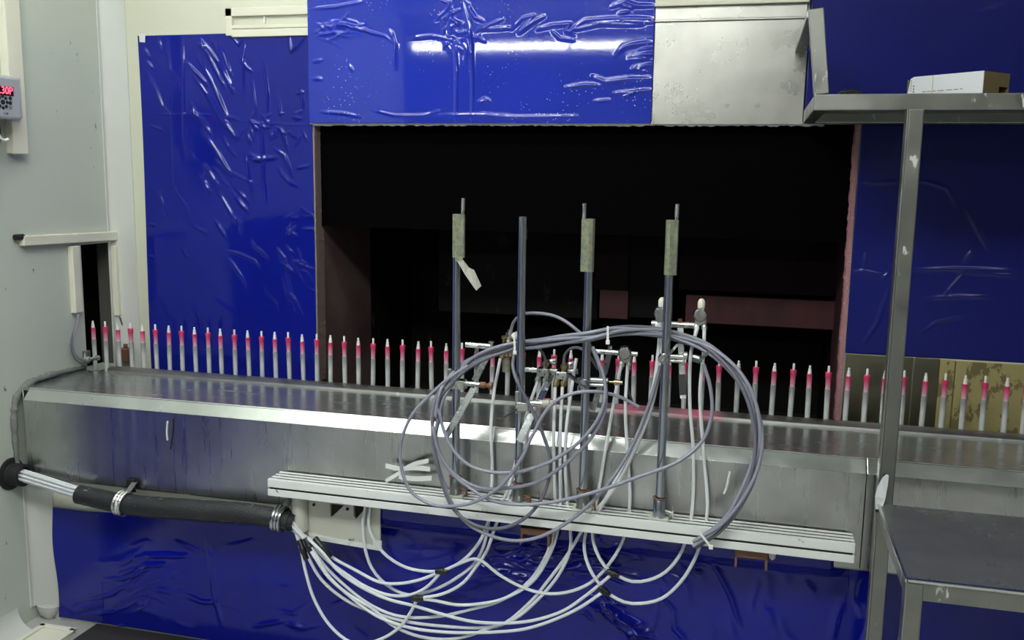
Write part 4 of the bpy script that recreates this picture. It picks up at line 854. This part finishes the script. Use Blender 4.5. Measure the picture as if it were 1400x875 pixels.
# upright duct and control box at the left edge of the picture
duct('cable_duct', 'tall pale duct behind the control box on the left wall', 2.475, H - .01, 2.475, 1.525, .062, M_trimw, .03)
t = thing('control_box', 'grey control box with red digits on the left wall', 'control box', (XL, 2.35, 1.62))
bx = XL + .085
MB().box((XL + .0, 2.25, 1.632), (XL + .045, 2.475, 1.758)).build('housing', M_boxb, t, bev=.006)
MB().box((XL + .045, 2.24, 1.626), (bx, 2.425, 1.750)).build('front_cover', M_box, t, bev=.007)
f = lambda x, y: at(x, y, 0, bx + .001)
a = f(0, 118); b = f(19, 131)
disp = MB().box((bx - .001, a.y - .09, b.z - .002), (bx + .0015, b.y, a.z + .002)).build('display', M_scr, t, bev=.001)
def text(body, name, size, m, par, mt):
    cu = bpy.data.curves.new(name, 'FONT'); cu.body = body; cu.size = size; cu.extrude = .0006; cu.align_x = 'RIGHT'; cu.materials.append(mt)
    tmp = bpy.data.objects.new(name + '_tmp', cu); link(tmp); dg = bpy.context.evaluated_depsgraph_get()
    me = bpy.data.meshes.new_from_object(tmp.evaluated_get(dg)); bpy.data.objects.remove(tmp); bpy.data.curves.remove(cu)
    o = bpy.data.objects.new(name, me); link(o); o.parent = par; o.matrix_local = Matrix.Translation(-wl(par)) @ m; return o
RX = Matrix(((0, 0, 1, 0), (1, 0, 0, 0), (0, 1, 0, 0), (0, 0, 0, 1)))
text('8.30P', 'digits', .030, Matrix.Translation((bx + .002, b.y - .004, b.z + .003)) @ RX, disp, M_red)
cc = f(4, 139.5)
dial = MB().cyl((bx - .002, cc.y, cc.z), (bx + .0025, cc.y, cc.z), .0075, 14).build('dial', M_btn, t)
for k in range(8):
    an = k / 8 * 6.28; MB().cyl((bx - .002, cc.y + .017 * math.cos(an), cc.z + .017 * math.sin(an)), (bx + .002, cc.y + .017 * math.cos(an), cc.z + .017 * math.sin(an)), .0052, 8).build('dial_segment', M_btn, dial)
for x, y, mt in ((14, 134.5, M_btn), (14.3, 141, M_btn), (14.6, 147, M_btng)):
    p = f(x, y); MB().cyl((bx - .002, p.y, p.z), (bx + .002, p.y, p.z), .0058, 12).build('button', mt, t)
p = f(11.5, 157); text('I  O', 'switch_marks', .010, Matrix.Translation((bx + .001, p.y, p.z)) @ RX, t, M_ink)
for k in range(3):
    y = 2.30 + k * .035; single('control_cable', MB().tube([(XL + .03, y, 1.64), (XL + .035, y + .004, 1.58), (XL + .03, y - .02, 1.50), (XL + .02, y - .05, 1.42)], .013, 9), M_black, ('nearest', 'middle', 'farthest')[k] + ' black cable hanging below the control box', 'cable', 'cables below the control box', smooth=True)
single('control_cable', MB().tube([f(-6, 172), f(0, 188), f(6, 192), f(11, 190)], .004, 8), M_white, 'thin white cable looped under the control box', 'cable', smooth=True)

# box lid on the floor at the lower left
p = at(62, 866, 2, 0); t = thing('plastic_tray', 'ivory plastic tray on the floor in the left corner', 'tray', (-2.09, 2.30, 0))
x0, x1, y0, y1 = -2.17, -2.045, 2.23, 2.375
MB().box((x0, y0, 0), (x1, y1, .018)).build('base', M_trimw, t, bev=.003)
MB().box((x0 - .004, y0 - .004, .018), (x1 + .004, y0 + .016, .024)).box((x0 - .004, y1 - .016, .018), (x1 + .004, y1 + .004, .024)).box((x0 - .004, y0, .018), (x0 + .016, y1, .024)).box((x1 - .016, y0, .018), (x1 + .004, y1, .024)).build('rim', M_trimw, t, bev=.002)

# ------------------------------------------------------------------ steel rack: upper shelf, post, lower table
RX0, RX1, RYF, RYB = .118, 1.2, 2.365, 2.91; ZS0, ZS1 = 1.644, 1.682
t = thing('steel_rack', 'welded steel rack with upper shelf, post and lower table', 'rack', (.35, 2.32, 0))
MB().box((RX0, RYF, ZS0), (RX1, RYF + .034, ZS1)).build('front_beam', M_rack, t, bev=.003)
MB().box((RX0, RYB - .03, ZS0), (RX1, RYB, ZS1)).build('rear_beam', M_rack, t, bev=.003)
MB().box((RX0, RYF + .034, ZS0), (RX0 + .032, RYB - .03, ZS1)).build('side_beam', M_rack, t, bev=.003)
MB().box((RX0 + .01, RYF + .02, ZS1 - .012), (RX1, RYB - .01, ZS1 - .008)).build('shelf_sheet', M_rack, t)
for x in (.72,): MB().box((x, RYF + .034, ZS0), (x + .03, RYB - .03, ZS0 + .024)).build('cross_beam', M_rack, t, bev=.002)
tp = P(1113, 13, 2.382)
MB().beam((RX0 + .016, 2.382, ZS1), (tp.x + .004, 2.382, tp.z), .034, .03, side=(0, 1, 0)).build('guard_upright', M_rack, t, bev=.002)
bw = P(1088, 72, 2.90); MB().beam((tp.x + .0, 2.39, tp.z - .008), (RX0 - .02, 2.90, 1.852), .03, .018, side=(0, 0, 1)).build('guard_brace', M_rack, t, bev=.002)
for za, zb_ in ((0, ZS0),): MB().box((.322, 2.318, za), (.355, 2.350, zb_)).build('post', M_rack, t, bev=.003)
MB().box((.318, 2.316, .0), (.3215, 2.352, ZS0)).build('post_edge', M_rim, t)
ZTB = .712
lt = MB(); lt.box((.322, 1.872, ZTB - .004), (1.2, 2.318, ZTB)); lt.build('table_sheet', M_table, t)
MB().box((.320, 1.862, ZTB - .002), (1.2, 1.872, ZTB + .004)).box((.318, 1.862, ZTB - .002), (.324, 2.318, ZTB + .004)).build('table_rim', M_lip, t, bev=.001)
MB().box((.352, 1.868, ZTB - .040), (1.2, 1.90, ZTB - .004)).build('table_apron', M_rack, t, bev=.002)
MB().box((.320, 1.90, ZTB - .034), (.346, 2.318, ZTB - .004)).build('table_side_rail', M_rack, t, bev=.002)
MB().box((.320, 1.866, 0), (.354, 1.900, ZTB - .004)).build('table_leg', M_rack, t, bev=.003)
# white pointed flap stuck on the post
fl = [P(x, y, 2.305) for x, y in ((1197, 697), (1196, 678), (1199, 665), (1206, 654), (1212, 649), (1215.5, 651), (1214, 664), (1210, 682), (1205, 697))]
fl = [p + Vector((0, -.012 * math.sin(i), 0)) * .4 for i, p in enumerate(fl)]
t = thing('paper_flap', 'white pointed paper flap stuck to the shelf post above the table corner', 'paper', fl[0])
MB().prism(fl, (0, .0018, 0)).build('flap', M_paperw, t)
MB().beam(P(1197, 698, 2.30), P(1213, 700, 2.30), .006, .006).build('black_clip', M_tape, t)
# white carton on the upper shelf, turned so that its right end comes forward
z0 = ZS1 - .008
A = P(1238.5, 128, 2.58); B = P(1343, 125, 2.44); A.z = B.z = z0
ux = (B - A); Lb = ux.length; ux /= Lb; uy = Vector((-ux.y, ux.x, 0)); hb = P(1342, 96.5, 2.44).z - z0; D = .107; TH = .003
def bp(a, b, c): return A + ux * a + uy * b + Vector((0, 0, c))
t = thing('carton', 'long white carton with fine print on the upper shelf', 'box', bp(Lb / 2, D / 2, 0))
def slab(name, a0, a1, b0, b1, c0, c1, mt): MB().add([bp(a0, b0, c0), bp(a1, b0, c0), bp(a1, b1, c0), bp(a0, b1, c0), bp(a0, b0, c1), bp(a1, b0, c1), bp(a1, b1, c1), bp(a0, b1, c1)], [(3, 2, 1, 0), (4, 5, 6, 7), (0, 1, 5, 4), (1, 2, 6, 5), (2, 3, 7, 6), (3, 0, 4, 7)]).build(name, mt, t, bev=.0008)
MB().prism([bp(0, 0, 0), bp(Lb, 0, 0), bp(Lb, 0, hb), bp(.02, 0, hb), bp(.010, 0, hb - .004)], uy * TH).build('front_panel', M_paperw, t, bev=.0008)
slab('back_panel', 0, Lb, D - TH, D, 0, hb, M_card); slab('bottom_panel', 0, Lb, TH, D - TH, 0, TH, M_card); slab('lid', .014, Lb, TH, D - TH, hb - TH, hb, M_card)
slab('left_panel', 0, TH, TH, D - TH, TH, hb - .006, M_card)
slab('end_flap', Lb - TH, Lb, TH, D * .62, TH, hb - TH, M_card); slab('end_flap', Lb - TH, Lb, D * .62, D - TH, hb * .5, hb - TH, M_card)
MB().beam(bp(Lb * .36, -.0008, .001), bp(Lb * .36, -.0008, hb - .001), .0016, .0008, side=uy).build('gold_band', M_gold, t)
def fp(x, y):                     # pixel to the plane of the carton's front
    r_ = ray(x, y); o_ = Vector((0, 0, CAMH)); n_ = uy; return o_ + r_ * ((A - uy * .0008 - o_).dot(n_) / r_.dot(n_))
mb = MB(); r = random.Random(4); x = 1261
while x < 1313:
    wd = r.uniform(3, 9); y = 125.6 - (x - 1261) * .075
    mb.beam(fp(x, y), fp(min(x + wd, 1316), y - wd * .075), .0013, .0008, side=uy); x += wd + r.uniform(2, 4)
for yy_ in (110, 112.5, 115, 117.5, 120, 123): mb.beam(fp(1246 - (yy_ - 112) * .06, yy_), fp(1245.9 - (yy_ - 112) * .06, yy_ + 1.4), .0014, .0008, side=uy)
for yy_ in (117, 121, 124.6): mb.beam(fp(1249.2 - (yy_ - 118) * .05, yy_), fp(1249.2 - (yy_ - 118) * .05, yy_ + 1.9), .0026, .0008, side=uy)
mb.build('fine_print', M_ink, t)
# clear plastic dome beside it
c = P(1162, 130, 2.50); zc = ZS1 - .008
t = thing('plastic_dome', 'small clear plastic dome lid lying on the upper shelf', 'lid', (c.x, 2.50, zc))
MB().lathe((c.x, 2.50, zc), (0, 0, 1), [(0, .040), (.004, .040), (.014, .036), (.024, .026), (.030, .012), (.032, .001)], 24).build('dome', M_clear, t, smooth=True)
MB().torus((c.x, 2.50, zc + .003), (0, 0, 1), .039, .003).build('rim', M_white, t, smooth=True)
